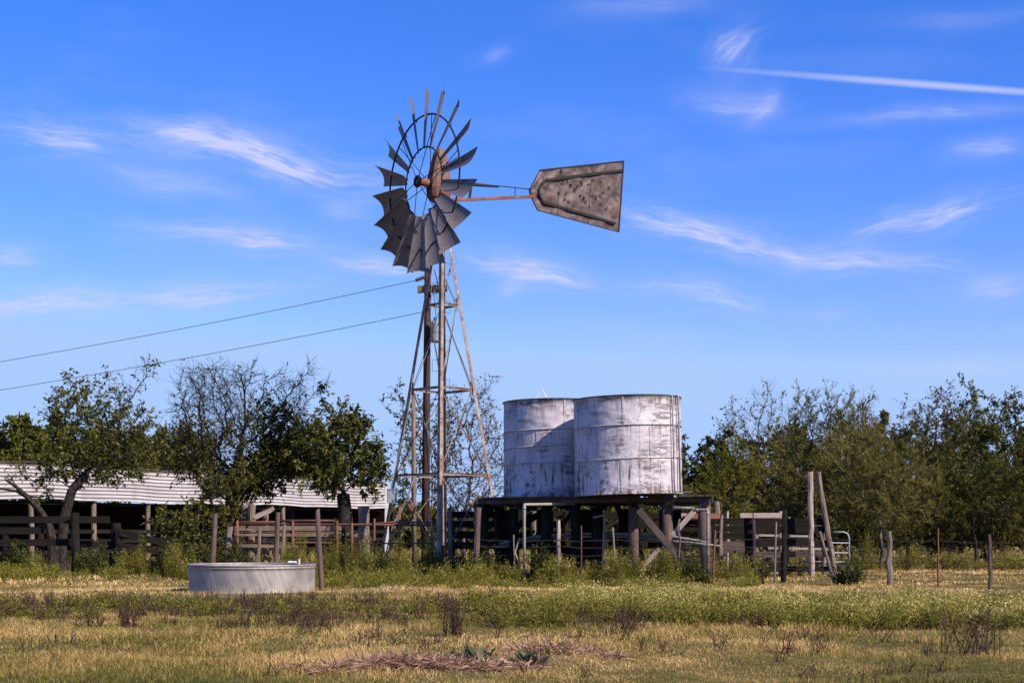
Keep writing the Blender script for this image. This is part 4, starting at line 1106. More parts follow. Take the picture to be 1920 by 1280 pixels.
def corral(name, label, posts, boards, cat='board fence'):
    u, v, ub, Y, r_, m_ = posts[0]; root = thing(name, gp(ub, Y, 0), label, cat)
    for (u, v, ub, Y, r_, m_) in posts:
        b = gp(ub, Y, -.15); t_ = at(u, v, Y); k = max(2, int((t_ - b).length / .3)); pts = [b.lerp(t_, i / k) + Vector((random.uniform(-1, 1), random.uniform(-1, 1), 0)) * r_ * .15 for i in range(k + 1)]
        mb = MB(); mb.tube(pts, [r_ * random.uniform(.92, 1.08) for _ in pts], 9, lump=.1); mb.build('post', M[m_], root)
    for bd in boards:
        a, b, h, Y, m_ = bd[:5]; mb = MB(); board(mb, a, b, h, Y, bd[5] if len(bd) > 5 else None); mb.build('board', M[m_], root)
    return root


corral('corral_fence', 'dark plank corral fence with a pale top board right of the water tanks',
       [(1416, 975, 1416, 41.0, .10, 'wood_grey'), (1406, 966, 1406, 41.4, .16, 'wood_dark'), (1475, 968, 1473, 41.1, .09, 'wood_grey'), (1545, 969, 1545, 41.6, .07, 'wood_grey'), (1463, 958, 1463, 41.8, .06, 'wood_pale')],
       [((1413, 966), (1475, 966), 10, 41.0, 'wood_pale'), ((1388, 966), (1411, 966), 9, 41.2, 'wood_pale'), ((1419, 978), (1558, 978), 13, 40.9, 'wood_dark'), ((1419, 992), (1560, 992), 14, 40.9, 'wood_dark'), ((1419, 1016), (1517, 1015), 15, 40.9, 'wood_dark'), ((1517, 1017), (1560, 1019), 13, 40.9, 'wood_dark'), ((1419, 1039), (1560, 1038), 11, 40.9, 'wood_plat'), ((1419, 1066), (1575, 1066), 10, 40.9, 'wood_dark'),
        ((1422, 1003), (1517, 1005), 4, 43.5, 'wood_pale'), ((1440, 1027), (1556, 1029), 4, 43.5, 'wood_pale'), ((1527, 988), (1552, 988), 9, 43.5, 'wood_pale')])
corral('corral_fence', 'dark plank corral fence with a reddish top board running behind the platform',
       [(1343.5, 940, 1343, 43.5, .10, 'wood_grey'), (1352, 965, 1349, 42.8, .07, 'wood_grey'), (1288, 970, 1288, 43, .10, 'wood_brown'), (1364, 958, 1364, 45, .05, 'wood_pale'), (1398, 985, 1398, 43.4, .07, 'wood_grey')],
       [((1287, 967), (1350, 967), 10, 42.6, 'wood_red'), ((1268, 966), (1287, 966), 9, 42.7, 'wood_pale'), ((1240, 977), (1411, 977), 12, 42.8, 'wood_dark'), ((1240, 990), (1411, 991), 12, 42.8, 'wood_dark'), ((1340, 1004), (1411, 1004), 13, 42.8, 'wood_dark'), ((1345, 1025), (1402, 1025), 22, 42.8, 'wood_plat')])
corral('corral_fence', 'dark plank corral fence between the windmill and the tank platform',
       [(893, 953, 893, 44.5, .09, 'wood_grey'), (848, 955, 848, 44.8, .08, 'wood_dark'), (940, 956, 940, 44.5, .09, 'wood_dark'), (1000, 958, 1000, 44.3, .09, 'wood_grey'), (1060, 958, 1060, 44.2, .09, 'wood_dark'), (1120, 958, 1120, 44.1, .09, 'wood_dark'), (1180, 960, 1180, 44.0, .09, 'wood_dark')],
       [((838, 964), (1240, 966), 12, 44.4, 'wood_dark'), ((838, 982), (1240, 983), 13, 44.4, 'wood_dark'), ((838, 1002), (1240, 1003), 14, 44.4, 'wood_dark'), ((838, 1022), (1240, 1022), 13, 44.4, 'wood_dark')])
corral('corral_fence', 'weathered plank fence with tree shade in its dark colour at far left in front of the shed',
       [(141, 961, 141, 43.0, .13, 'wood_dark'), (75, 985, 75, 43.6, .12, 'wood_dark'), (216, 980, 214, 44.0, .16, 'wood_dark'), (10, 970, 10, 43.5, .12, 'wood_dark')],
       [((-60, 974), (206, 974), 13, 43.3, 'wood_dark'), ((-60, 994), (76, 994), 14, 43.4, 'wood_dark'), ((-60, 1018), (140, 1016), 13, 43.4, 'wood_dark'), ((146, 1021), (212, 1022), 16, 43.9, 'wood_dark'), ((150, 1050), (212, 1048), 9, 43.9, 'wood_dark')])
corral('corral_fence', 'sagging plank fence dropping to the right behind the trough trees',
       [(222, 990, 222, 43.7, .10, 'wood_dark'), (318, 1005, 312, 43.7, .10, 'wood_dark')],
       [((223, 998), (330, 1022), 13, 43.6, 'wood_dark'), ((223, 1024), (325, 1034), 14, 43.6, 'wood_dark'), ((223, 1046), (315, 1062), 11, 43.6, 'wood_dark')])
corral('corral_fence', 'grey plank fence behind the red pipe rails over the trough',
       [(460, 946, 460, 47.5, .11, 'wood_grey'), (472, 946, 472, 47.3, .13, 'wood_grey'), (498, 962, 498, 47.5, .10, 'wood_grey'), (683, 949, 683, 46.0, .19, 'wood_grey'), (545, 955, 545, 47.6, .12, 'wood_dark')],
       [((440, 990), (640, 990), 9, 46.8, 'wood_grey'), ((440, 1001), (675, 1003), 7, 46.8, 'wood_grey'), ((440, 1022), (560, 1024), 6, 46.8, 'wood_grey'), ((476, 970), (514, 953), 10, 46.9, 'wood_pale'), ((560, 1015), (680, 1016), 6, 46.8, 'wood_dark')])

# tall chute posts
stick(1519, 884, 1522, 40.5, .085, 'wood_pale', 'tall upright pale weathered post of the corral chute', 'chute_post', 'post', .12, n=10, taper=.9)
stick(1534, 885, 1567, 40.8, .085, 'wood_grey', 'tall leaning weathered post crossing right beside the upright chute post', 'chute_post', 'post', .12, n=10, taper=.85)
stick(1537, 996, 1568, 35.2, .04, 'wood_grey', 'thin prop pole leaning left against the chute fence', 'prop_pole', 'pole', .1)
stick(1472, 955, 1469, 36.3, .075, 'wood_dark', 'dark charred looking fence post in front of the chute planks', 'fence_post', 'fence post', .15)
stick(1455, 978, 1452, 35.8, .03, 'wood_grey', 'thin grey stake left of the dark fence post', 'stake', 'stake', .12)
stick(1427, 1066, 1432, 35.2, .035, 'wood_dark', 'short dark broken stub in the grass under the planks', 'stub', 'stake', .15)

# pipe gate (right), pipe rails (middle)
gate = thing('metal_gate', gp(1580, 42, 0), 'grey tubular gate with rounded corner at the right end of the corral', 'gate')
mb = MB(); Yg_ = 42.0; mb.tube([at(1562, 997, Yg_), at(1582, 997, Yg_), at(1589, 1000, Yg_), at(1592, 1007, Yg_), at(1592, 1062, Yg_)], .026, 8); mb.build('frame', M['box_grey'], gate, True)
for v in (1017.5, 1036, 1053): mb = MB(); mb.tube([at(1500, v - 1, Yg_), at(1592, v, Yg_)], .019, 8); mb.build('rail', M['box_grey'], gate, True)
pr_ = thing('pipe_fence', gp(500, 44, 0), 'rusty red pipe rail fence behind the watering trough', 'pipe fence')
Yp = 44.0
for pts, r_ in (([(444, 982), (700, 983), (815, 984)], .035), ([(444, 978), (520, 978)], .03), ([(526, 976), (626, 976), (631, 979), (632, 990)], .04), ([(444, 998), (640, 999)], .025), ([(660, 985), (740, 978), (815, 979)], .03), ([(650, 1018), (815, 1018)], .022), ([(444, 1016), (640, 1017)], .018)):
    mb = MB(); mb.tube([at(u, v, Yp) for u, v in pts], r_, 8); mb.build('rail', M['rust'], pr_, True)
for u, v in ((445, 975), (549, 976), (632, 975), (702, 972), (749, 950), (811, 975), (660, 980)):
    b = gp(u, Yp - .05); mb = MB(); mb.tube([b, at(u, v, Yp - .05)], .04 if u != 702 else .03, 8); mb.build('post', M['rust'], pr_, True)
stick(488, 987, 479, 43.0, .06, 'wood_grey', 'crooked grey branch post left of the middle pipe post', 'branch_post', 'post', .18)
stick(534, 983, 525, 43.0, .05, 'wood_grey', 'crooked grey branch post right of the middle pipe post', 'branch_post', 'post', .2)
stick(431, 987, 424, 44.5, .11, 'wood_grey', 'mottled grey tree stub under the bare topped tree', 'stub', 'stump', .15)
stick(648, 990, 646, 42.5, .03, 'wood_dark', 'thin dark stake in the weeds right of the trough', 'stake', 'stake', .1)

# barbed wire fence
bw = thing('wire_fence', gp(1668, 34, 0), 'old barbed wire fence on mixed wood and steel posts along the pasture', 'wire fence')
WL = [(-200, 37.5), (300, 37.5), (700, 38.5), (900, 37.6), (1047, 36.45), (1152, 36.3), (1272, 36.0), (1338, 35.6), (1470, 36.2), (1668, 34.2), (1758, 33.6), (1856, 33.2), (1990, 32.6), (2200, 31)]
for (ut, vt, ub, Y, r_, m_, lab) in ((1667, 996, 1669, 34.2, .07, 'wood_grey', 'thick weathered grey post'), (1759, 990, 1759, 33.6, .022, 'rust', 'thin rusty steel post'), (1855, 1001, 1857, 33.2, .045, 'wood_brown', 'slightly crooked thin wood post'), (1990, 1000, 1990, 32.6, .05, 'wood_grey', None)):
    b = gp(ub, Y, -.15); t_ = at(ut, vt, Y); k = 6; mb = MB()
    pts = [b.lerp(t_, i / k) + Vector((math.sin(i * 2.1 + ub) * r_ * .28, 0, 0)) for i in range(k + 1)]; mb.tube(pts, [r_ * (1.1 - .25 * i / k) for i in range(k + 1)], 9, lump=.13 if m_ != 'rust' else .02); o = mb.build('post', M[m_], bw)
    if lab: o['label'] = lab
for hz in (.16, .36, .56, .74, .95, 1.12):
    mb = MB(); pts = []
    W_ = [gp(u, Y, hz + random.uniform(-.03, .03)) for u, Y in (WL[3:] if hz > .2 else WL[8:])]
    for a, b in zip(W_[:-1], W_[1:]):
        for i in range(8):
            f = i / 8; c = a.lerp(b, f); c.z -= 4 * f * (1 - f) * random.uniform(.02, .06); pts.append(c)
    pts.append(W_[-1]); mb.tube(pts, .0065, 3, cap=False)
    for p, q_ in zip(pts[:-1], pts[1:]):
        for f in (.0, .33, .66):
            c = p.lerp(q_, f); mb.tube([c + Vector((-.015, 0, -.025)), c + Vector((.015, 0, .025))], .004, 3, cap=False)
    mb.build('wire', M['wire'], bw)
# dead snag at far left
def snag(name, label, Y, base, lines, cat='dead tree'):
    root = thing(name, gp(base, Y, 0), label, cat); mb = MB()
    for pts, r0_, r1_ in lines:
        P_ = [at(u, v, Y) if v < 1075 else gp(u, Y) for u, v in pts]; m_ = len(P_); mb.tube(P_, [r0_ + (r1_ - r0_) * i / (m_ - 1) for i in range(m_)], 8, lump=.08)
    mb.build('trunk', M['bark'], root); return root


snag('dead_tree', 'leaning leafless dead tree with bare forked limbs at far left', 44.8, 95, [([(100, 1080), (98, 1020), (92, 985), (76, 958), (50, 930), (30, 912), (9, 898)], .19, .03), ([(78, 958), (60, 938), (30, 920), (-5, 915)], .07, .03), ([(30, 912), (24, 900), (8, 894)], .03, .012), ([(50, 930), (72, 932), (80, 936)], .04, .015), ([(20, 905), (22, 895), (16, 888)], .02, .008)])
# ------------------------------------------------------------------ trees
tree('leafy_tree', 'spreading green leafy tree with open twiggy top on the left', 'tree', 46.5, 118,
     [(185, 818, 100, 85, 0.9), (125, 868, 75, 55, 1), (235, 808, 60, 75, 0.35), (150, 753, 45, 45, 0.8), (100, 783, 25, 40, 0.9), (255, 738, 25, 40, 0.25), (280, 858, 55, 45, 0.4), (50, 880, 45, 35, 0.5), (200, 870, 70, 40, 1), (195, 733, 28, 35, 0.6)],
     'leaf', trunk=[(0, 0, 0), (-.05, 0, .9), (.05, 0, 1.8), (.3, 0, 2.7), (.75, 0, 3.2)], natt=1250, lf=9, ll=.135, lw=.065, seed=1, spikes=8, droop=.5, trmax=.22, tip=.008, tr=.17)
tree('bare_topped_tree', 'large tree with leafless twiggy crown over dark leafy lower limbs', 'tree', 48.5, 425,
     [(415, 753, 85, 72, 0.04), (370, 728, 45, 40, 0.02), (460, 718, 40, 38, 0.03), (545, 743, 42, 48, 0.04), (400, 830, 105, 60, 0.28), (505, 800, 70, 55, 0.6), (520, 850, 70, 50, 0.8), (430, 900, 75, 40, 0.8), (350, 850, 60, 55, 0.3), (480, 895, 55, 40, 0.9)],
     'leaf_dark', trunk=[(0, 0, 0), (.05, 0, 1.2), (0.1, 0, 2.3), (.15, 0, 3.3)], natt=2600, step=.22, lf=8, ll=.14, lw=.07, seed=2, droop=.5, trmax=.22, twigs=4, twl=.45, tip=.011, trop=.1, sub=3, tr=.17, spikes=6)
tree('pollard_tree', 'round crowned leafy tree on a thick cut back trunk right of the trough', 'tree', 47.0, 646,
     [(640, 848, 80, 85, 1), (600, 808, 45, 45, 0.9), (690, 868, 40, 60, 1), (640, 890, 85, 40, 1), (575, 860, 40, 50, 0.9), (660, 793, 45, 35, 0.9), (620, 768, 25, 22, 0.5)],
     'leaf', trunk=[(0, 0, 0), (0, 0, 1.0), (.02, 0, 1.9), (-.05, 0, 2.5)], natt=760, lf=12, ll=.16, lw=.075, seed=3, spikes=4, droop=.9, trmax=.27, tr=.25)
tree('dense_bush_tree', 'dark dense shrubby tree under the bare topped tree', 'tree', 46.0, 372,
     [(350, 985, 65, 40, 1), (400, 970, 60, 45, 1), (370, 1025, 75, 40, 1), (405, 925, 40, 30, .7)], 'leaf_dark', natt=420, lf=13, ll=.13, lw=.065, seed=4)
tree('scrub_tree', 'thin brownish half bare tree seen behind the windmill tower', 'tree', 60, 870,
     [(890, 800, 55, 55, .22), (905, 860, 55, 55, .2), (850, 800, 40, 60, .3), (930, 900, 45, 50, .2), (870, 920, 60, 50, .3), (905, 745, 25, 20, .1)], 'leaf_brown', 'bark_grey', natt=1100, lf=6, ll=.13, lw=.07, seed=5, twl=.5, twigs=4, sub=3, tip=.010)
tree('scrub_tree', 'green and brown open tree left of the windmill tower behind the thin pole', 'tree', 61, 790,
     [(765, 775, 30, 35, .6), (780, 830, 45, 50, .55), (800, 890, 50, 50, .5), (760, 920, 30, 40, .7), (820, 840, 35, 60, .4)], 'leaf', 'bark_grey', natt=620, lf=9, ll=.15, lw=.08, seed=6)
# background canopy on the left
for i, (u, v, ru, rv, Y, lab) in enumerate(((30, 850, 70, 62, 92, 'rounded green tree at the left edge beyond the shed roof'), (100, 850, 60, 60, 95, 'rounded green tree beyond the shed roof behind the leafy tree'),
                                            (215, 860, 70, 50, 96, 'low green tree beyond the shed roof between the two front trees'), (330, 860, 70, 55, 97, 'wide green tree beyond the shed roof behind the bare topped tree'), (560, 870, 75, 50, 99, 'low green tree beyond the shed roof behind the pollard tree'))):
    tree('background_tree', lab, 'tree', Y, u, [(u, v, ru, rv, 1), (u - ru * .4, v + rv * .4, ru * .8, rv * .7, 1), (u + ru * .4, v + rv * .5, ru * .8, rv * .7, 1)], 'leaf', natt=260, step=.45, lf=15, ll=.34, lw=.19, twl=.6, seed=10 + i, trmax=.3, group='trees beyond the shed')
# right tree line
tree('dense_tree', 'dark green dense tree just right of the water tanks', 'tree', 56, 1318, [(1300, 895, 42, 55, 1), (1345, 870, 42, 42, 1), (1285, 950, 35, 55, 1), (1300, 960, 45, 45, 1), (1355, 930, 45, 60, 1)], 'leaf_dark', natt=420, lf=15, ll=.16, lw=.09, seed=20, spikes=5)
tree('willow_bush', 'bright yellow green feathery shrub behind the platform corner', 'shrub', 50, 1345, [(1345, 930, 50, 55, 1), (1310, 950, 40, 40, 1), (1385, 900, 40, 55, .9), (1360, 985, 55, 40, 1)], 'leaf_bright', natt=420, lf=22, ll=.20, lw=.03, seed=21, style='feather', twl=.55)
tree('twiggy_tree', 'tall twiggy half bare tree right of the tanks with upright shoots', 'tree', 58, 1440, [(1440, 878, 65, 75, 0.55), (1440, 793, 45, 55, 0.25), (1385, 823, 45, 50, 0.4), (1480, 818, 35, 55, 0.3), (1375, 858, 25, 50, 0.5), (1430, 920, 70, 60, 0.8)], 'leaf', 'bark_grey', natt=1300, lf=8, ll=.14, lw=.06, seed=22, twigs=4, twl=.55, trop=.35)
tree('feathery_tree', 'olive feathery tree with pointed top behind the tall corral posts', 'tree', 55, 1530, [(1530, 860, 60, 80, 0.9), (1515, 775, 26, 42, 0.7), (1555, 810, 30, 50, 0.8), (1490, 900, 60, 60, 0.9), (1560, 900, 60, 60, 0.9)], 'leaf_olive', natt=640, lf=24, ll=.22, lw=.03, seed=23, style='feather', twl=.5, trop=.3)
tree('juniper', 'wide drooping olive juniper behind the wire fence', 'tree', 51, 1650, [(1620, 880, 75, 65, 1), (1680, 910, 70, 60, 1), (1600, 930, 55, 45, 1), (1720, 930, 45, 55, 1), (1650, 950, 90, 35, 1)], 'leaf_olive', 'bark_grey', trunk=[(0, 0, 0), (.1, 0, .6), (0, 0, 1.2)], natt=760, lf=26, ll=.24, lw=.032, seed=24, style='feather', twl=.55, trop=.3)
tree('juniper', 'leaning feathery juniper plume with narrow top over the gate', 'tree', 56, 1590, [(1600, 825, 40, 55, 1), (1618, 795, 22, 45, 0.9), (1590, 875, 50, 50, 1), (1640, 855, 45, 45, 1)], 'leaf_olive', 'bark_grey', natt=420, lf=24, ll=.24, lw=.032, seed=25, style='feather', twl=.55, trop=.4)
tree('cedar', 'very dark cedar between the feathery juniper and the big right tree', 'tree', 59, 1700, [(1700, 855, 75, 45, 1), (1650, 850, 45, 40, 1), (1745, 890, 45, 60, 1), (1700, 910, 70, 50, 1)], 'leaf_dark', natt=480, lf=26, ll=.2, lw=.035, seed=26, style='feather')
tree('bare_tree', 'bare twiggy tree top rising behind the feathery junipers', 'tree', 64, 1620, [(1615, 793, 42, 42, 0.08), (1650, 818, 40, 40, 0.1), (1590, 818, 40, 40, 0.15), (1640, 878, 60, 50, 0.2)], 'leaf_brown', 'bark_grey', natt=1100, lf=7, ll=.14, lw=.07, seed=27, twigs=4, sub=3)
tree('bare_tree', 'sparse brown leaved tree between the bare top and the big right tree', 'tree', 62, 1740, [(1735, 802, 48, 50, 0.3), (1700, 822, 35, 35, 0.25), (1770, 782, 40, 45, 0.35), (1750, 862, 55, 50, 0.4), (1790, 822, 45, 60, 0.4)], 'leaf_brown', 'bark_grey', natt=1200, lf=8, ll=.14, lw=.08, seed=28, twigs=4, sub=3)
tree('large_tree', 'big open leafy tree filling the right edge of the tree line', 'tree', 56, 1850, [(1840, 812, 65, 75, 0.65), (1828, 752, 26, 30, 0.7), (1890, 802, 50, 70, 0.8), (1800, 852, 45, 50, 0.4), (1860, 882, 75, 55, 0.8), (1930, 842, 50, 80, 0.9), (1960, 782, 50, 60, 0.9)], 'leaf', 'bark', natt=1100, lf=11, ll=.14, lw=.07, seed=29, droop=.2)
tree('cedar', 'dark low cedar at the right behind the crooked fence post', 'tree', 52, 1830, [(1800, 930, 60, 50, 1), (1850, 910, 55, 45, 1), (1890, 940, 50, 45, 1), (1780, 970, 45, 35, 1)], 'leaf_dark', natt=520, lf=26, ll=.2, lw=.035, seed=30, style='feather')
tree('cedar', 'dark low cedar cut by the right edge of the view', 'tree', 53, 1960, [(1950, 930, 60, 60, 1), (1985, 880, 60, 60, 1), (1925, 900, 40, 50, 1)], 'leaf_dark', natt=360, lf=24, ll=.2, lw=.035, seed=31, style='feather')
for i, (u, v, ru, rv, Y, lab) in enumerate(((1480, 900, 90, 90, 78, 'filler tree deep in the right tree line behind the twiggy tree'), (1640, 890, 90, 90, 78, 'filler tree deep in the right tree line behind the junipers'), (1800, 890, 90, 90, 78, 'filler tree deep in the right tree line behind the cedars'), (1380, 930, 60, 60, 76, 'filler tree deep in the tree line near the tanks'), (1960, 890, 80, 90, 78, 'filler tree deep in the tree line at the right edge'))):
    lab = lab.replace('filler tree', 'shadowy broadleaf tree')
    tree('background_tree', lab, 'tree', Y, u, [(u, v, ru, rv, 1), (u, v + 50, ru * 1.1, rv * .6, 1)], 'leaf_dark', natt=260, step=.45, lf=15, ll=.3, lw=.17, twl=.6, seed=40 + i, group='trees deep in the right tree line')
for i, (u, v, ru, rv, Y, m_, lab) in enumerate(((1420, 985, 70, 45, 54, 'leaf_dark', 'low dark scrub bush behind the chute planks'), (1500, 975, 60, 50, 55, 'leaf_brown', 'brownish twiggy scrub behind the tall chute posts'), (1600, 990, 70, 38, 55, 'leaf_dark', 'low dark scrub bush behind the tubular gate'),
        (1690, 995, 70, 34, 55.5, 'leaf_olive', 'low olive scrub bush under the wide juniper'), (1780, 1000, 60, 32, 56, 'leaf_dark', 'low dark scrub bush behind the rusty steel fence post'), (1860, 995, 60, 38, 56.5, 'leaf_dark', 'low dark scrub bush beneath the big right tree'), (1940, 990, 60, 40, 57, 'leaf_dark', 'low dark scrub bush at the right edge of the tree line'))):
    tree('scrub_bush', lab, 'bush', Y, u, [(u, v, ru, rv, .9), (u - ru * .5, v + 10, ru * .6, rv * .7, .9), (u + ru * .5, v + 8, ru * .6, rv * .7, .9)], m_, 'bark_grey', trunk=[(0, 0, 0), (0, 0, .3)], natt=330, lf=12, ll=.15, lw=.07, seed=60 + i, spikes=4)
# side coverage beyond the frame is thin: one mass of scrub closes the horizon
rng = np.random.default_rng(77)
n = 1700; x = rng.uniform(-75, 75, n); y = rng.uniform(96, 112, n)
o = plants('far_scrub', (x, y, rng.uniform(1.6, 4.6, n) * (1 + .3 * np.sin(x * .3)), np.full(n, .9), 7, 26, .42, .26), M['leaf_dark'], 'low dark scrub closing the horizon behind everything', None, 'stuff', loc=(0, 100, 0))

# ------------------------------------------------------------------ bushes and weeds
rng = np.random.default_rng(99)
BU = [(60, 1085, 42.0, 90, 42, 'weed', 'yellow green low weed clump at far left below the plank fence'), (30, 1060, 43, 90, 60, 'weed_dark', 'dark brush at the left edge under the plank fence'),
      (190, 1085, 42, 110, 60, 'weed_dark', 'dark weedy brush between the first leafy tree and the sagging fence'), (255, 1085, 41.6, 70, 62, 'weed', 'green weed clump below the sagging fence'),
      (340, 1090, 40, 60, 95, 'weed', 'tall pointed green weed left of the trough'), (300, 1085, 41.5, 60, 55, 'weed_dark', 'dark weed clump left of the tall pointed weed'),
      (430, 1080, 41, 120, 65, 'weed_dark', 'dark brush behind the left half of the trough'), (560, 1080, 41, 110, 80, 'weed', 'green weeds behind the right half of the trough'),
      (650, 1080, 38.5, 120, 100, 'weed', 'dense yellow green weed thicket right of the trough'), (730, 1085, 40.5, 90, 85, 'weed', 'feathery weed thicket at the left windmill leg'),
      (700, 1090, 39.5, 60, 60, 'weed_dark', 'dark weeds in front of the left windmill leg'), (790, 1080, 42, 80, 70, 'weed', 'green weeds between the windmill legs'),
      (865, 1085, 40.2, 70, 75, 'weed_dark', 'dark leafy brush right of the windmill front leg'), (920, 1090, 38.6, 80, 75, 'weed_dark', 'dark brush at the left foot of the platform'),
      (905, 1097, 37.2, 50, 42, 'weed', 'small light green weed left of the white pipe'), (950, 1097, 36.6, 45, 50, 'weed', 'bright little weed at the foot of the white pipe'),
      (1015, 1092, 37.0, 70, 65, 'weed_dark', 'dark weeds between white pipe and ragged post'), (1040, 1097, 36.0, 80, 55, 'weed', 'green weeds at the foot of the ragged white post'),
      (1100, 1098, 35.6, 120, 62, 'weed', 'yellow green brush below the gap between the tanks'), (1180, 1098, 35.2, 110, 78, 'weed', 'tall feathery brush below the right tank'),
      (1235, 1098, 34.8, 80, 70, 'weed', 'bushy weed under the crossed platform braces'), (1290, 1098, 35.8, 70, 62, 'weed_dark', 'dark weeds round the right platform post'),
      (1370, 1085, 39, 90, 55, 'weed', 'weeds under the reddish topped corral fence'), (1440, 1085, 40.5, 60, 40, 'weed_dark', 'low dark weeds under the chute planks'),
      (1590, 1100, 35.0, 36, 62, 'weed_dark', 'single dark branching weed right of the leaning prop pole'), (1490, 1080, 42.5, 70, 45, 'weed', 'weeds seen through the chute planks'),
      (1625, 1060, 47, 60, 70, 'weed', 'shrubby weeds right of the gate under the juniper'), (1700, 1050, 49, 100, 50, 'weed', 'bright weeds in the shade edge behind the wire fence'),
      (1790, 1045, 49, 100, 45, 'weed', 'light green weeds behind the rusty steel fence post'), (1880, 1045, 50, 100, 45, 'weed', 'light green weeds at the right edge under the cedar')]
for (u, v, Y, wp_, hp, m_, lab) in BU:
    lf_ = m_ == 'weed_dark'
    bush(u, v, Y, wp_ * 1.15, hp * 1.1, M[m_], lab, 'weed_clump', 1.4, .075 if lf_ else .06, .04 if lf_ else .018, 'weeds', nst=60, nl=34 if not lf_ else 26)

def DN(x, y): return .7 * vnoise(x, y, 1.35, 155) + .3 * vnoise(x, y, .5, 156)


# broomweed drift across the mid right (uncountable)
rng = np.random.default_rng(5)


def scat(n, ua, ub, Ya, Yb, fn=None):
    Y = rng.uniform(Ya, Yb, n); u = rng.uniform(ua, ub, n); x = (u - CX) / F * Y
    if fn is not None: k = fn(x, Y); x, Y = x[k], Y[k]
    return x, Y


x, y = scat(5600, 930, 2150, 18.6, 27.5, lambda x, y: (DN(x, y) > .45 + .14 * np.abs((y - 23.2 - 7 * (fbm(x, y * .3, 1.6, 5) - .5) + .12 * x) / 3.0) ** 2) & ((y < 25.6) | (x < .15 * y)) & ((y > 23.0 - .4 * x) | (x > 4.5)))
plants('flowering_weeds', (x, y, (.12 + .55 * np.clip(DN(x, y) - .35, 0, .6)) * rng.uniform(.7, 1.25, len(x)), np.full(len(x), .22), 10, 12, .030, .022), M['broom'], 'pale green flowering broomweed drift across the pasture', None, 'stuff', heads=.75)
x, y = scat(560, 590, 1420, 33.5, 38.5, lambda x, y: fbm(x, y, .9, 61) > .42)
plants('green_weeds', (x, y, rng.uniform(.12, .5, len(x)) * (.3 + 1.5 * vnoise(x, y, 1.1, 160)) * np.interp(y, [33.5, 36], [.45, 1]), np.full(len(x), .32), 9, 15, .06, .02), M['weed'], 'loose weedy growth along the foot of the platform', None, 'stuff', heads=.3)
x, y = scat(260, -60, 620, 38.5, 42.5, lambda x, y: fbm(x, y, .9, 62) > .45)
plants('green_weeds', (x, y, rng.uniform(.12, .5, len(x)), np.full(len(x), .32), 9, 14, .06, .022), M['weed'], 'loose weedy growth along the left corral', None, 'stuff')
x, y = scat(1100, 880, 2150, 19, 26, lambda x, y: (fbm(x, y, 1.4, 56) > .52))
plants('green_weeds', (x, y, rng.uniform(.18, .42, len(x)), np.full(len(x), .22), 10, 14, .05, .016), M['weed'], 'green stems among the broomweed', None, 'stuff')
x, y = scat(2600, -60, 2150, 19.0, 27, lambda x, y: (fbm(x, y, 1.1, 57) > .50))
plants('dead_weed_stems', (x, y, rng.uniform(.10, .36, len(x)), np.full(len(x), .13), 5, 5, .03, .012), M['stem_dead'], 'dark dead weed stalks standing in the grass', None, 'stuff')
x, y = scat(700, -60, 1150, 18, 30, lambda x, y: vnoise(x, y, 1.2, 58) + .0 > .45 + .03 * (y - 23.5) ** 2)
plants('green_weeds', (x, y, rng.uniform(.10, .32, len(x)), np.full(len(x), .2), 10, 16, .05, .018), M['weed'], 'scattered green weeds in the left pasture', None, 'stuff')
x, y = scat(260, -60, 2100, 12, 21, lambda x, y: fbm(x, y, 1.3, 59) > .5)
plants('dead_weed_stems', (x, y, rng.uniform(.08, .26, len(x)), np.full(len(x), .14), 5, 6, .03, .01), M['stem_dead'], 'reddish dry stalks in the foreground grass', None, 'stuff')
for (u, v, h, s_, lab) in ((1820, 1225, .62, .55, 'tall reddish dead weed at the lower right'), (1190, 1195, .35, .25, 'small brown dead weed above the straw'), (845, 1200, .5, .12, 'thin upright dry stalk above the dark rosette')):
    Y = at(u, v, 1).y * 0 + 1.3 * F / (v - HORIZ) * 1.01; xx = PX(u, Y); k = 4
    plants('dead_weed', (xx + rng.uniform(-.1, .1, k), Y + rng.uniform(-.1, .1, k), np.full(k, h), np.full(k, s_), 8, 10, .04, .015), M['stem_dead'], lab, 'weed', loc=(xx, Y, gz(xx, Y)))


# dark rosettes (thistle like)
def rosette(u, v, sc_, label, nl_=70):
    Y = 1.3 * F / (v - HORIZ); x0 = PX(u, Y); V = []; Q = []; r_ = []; k = 0
    for c in range(16):
        cx_, cy_ = x0 + rng.uniform(-.42, .42) * sc_, Y + rng.uniform(-.12, .12); g0 = gz(cx_, cy_)
        for i in range(nl_ // 5):
            a = rng.uniform(0, 6.28); L_ = rng.uniform(.08, .18) * sc_; el = rng.uniform(.15, 1.1); wd = L_ * rng.uniform(.10, .17); tw = rng.uniform(-.4, .4); rv_ = rng.uniform()
            d = np.array([math.cos(a), math.sin(a), 0]); s2 = np.array([-math.sin(a), math.cos(a), tw]); S = 5; base = np.array([cx_, cy_, g0])
            for j in range(S + 1):
                f = j / S; c_ = base + d * L_ * f * math.cos(el) + np.array([0, 0, L_ * (f * math.sin(el) - .5 * f * f * math.cos(el) * .6)])
                w_ = wd * math.sin(math.pi * min(.97, f * .85 + .12)) * (1 + (.35 if j % 2 else -.2)); V += [c_ - s2 * w_, c_ + np.array([0, 0, -w_ * .35]), c_ + s2 * w_]; r_ += [rv_, rv_ * .7, rv_]
            for j in range(S): b = k + j * 3; Q += [(b, b + 1, b + 4, b + 3), (b + 1, b + 2, b + 5, b + 4)]
            k += (S + 1) * 3
    o = mk('rosette_plant', np.array(V), [np.array(Q)], M['thistle'], None, True, {'rnd': ('FLOAT', r_)}, loc=(x0, Y, gz(x0, Y))); tag(o, label, 'plant')


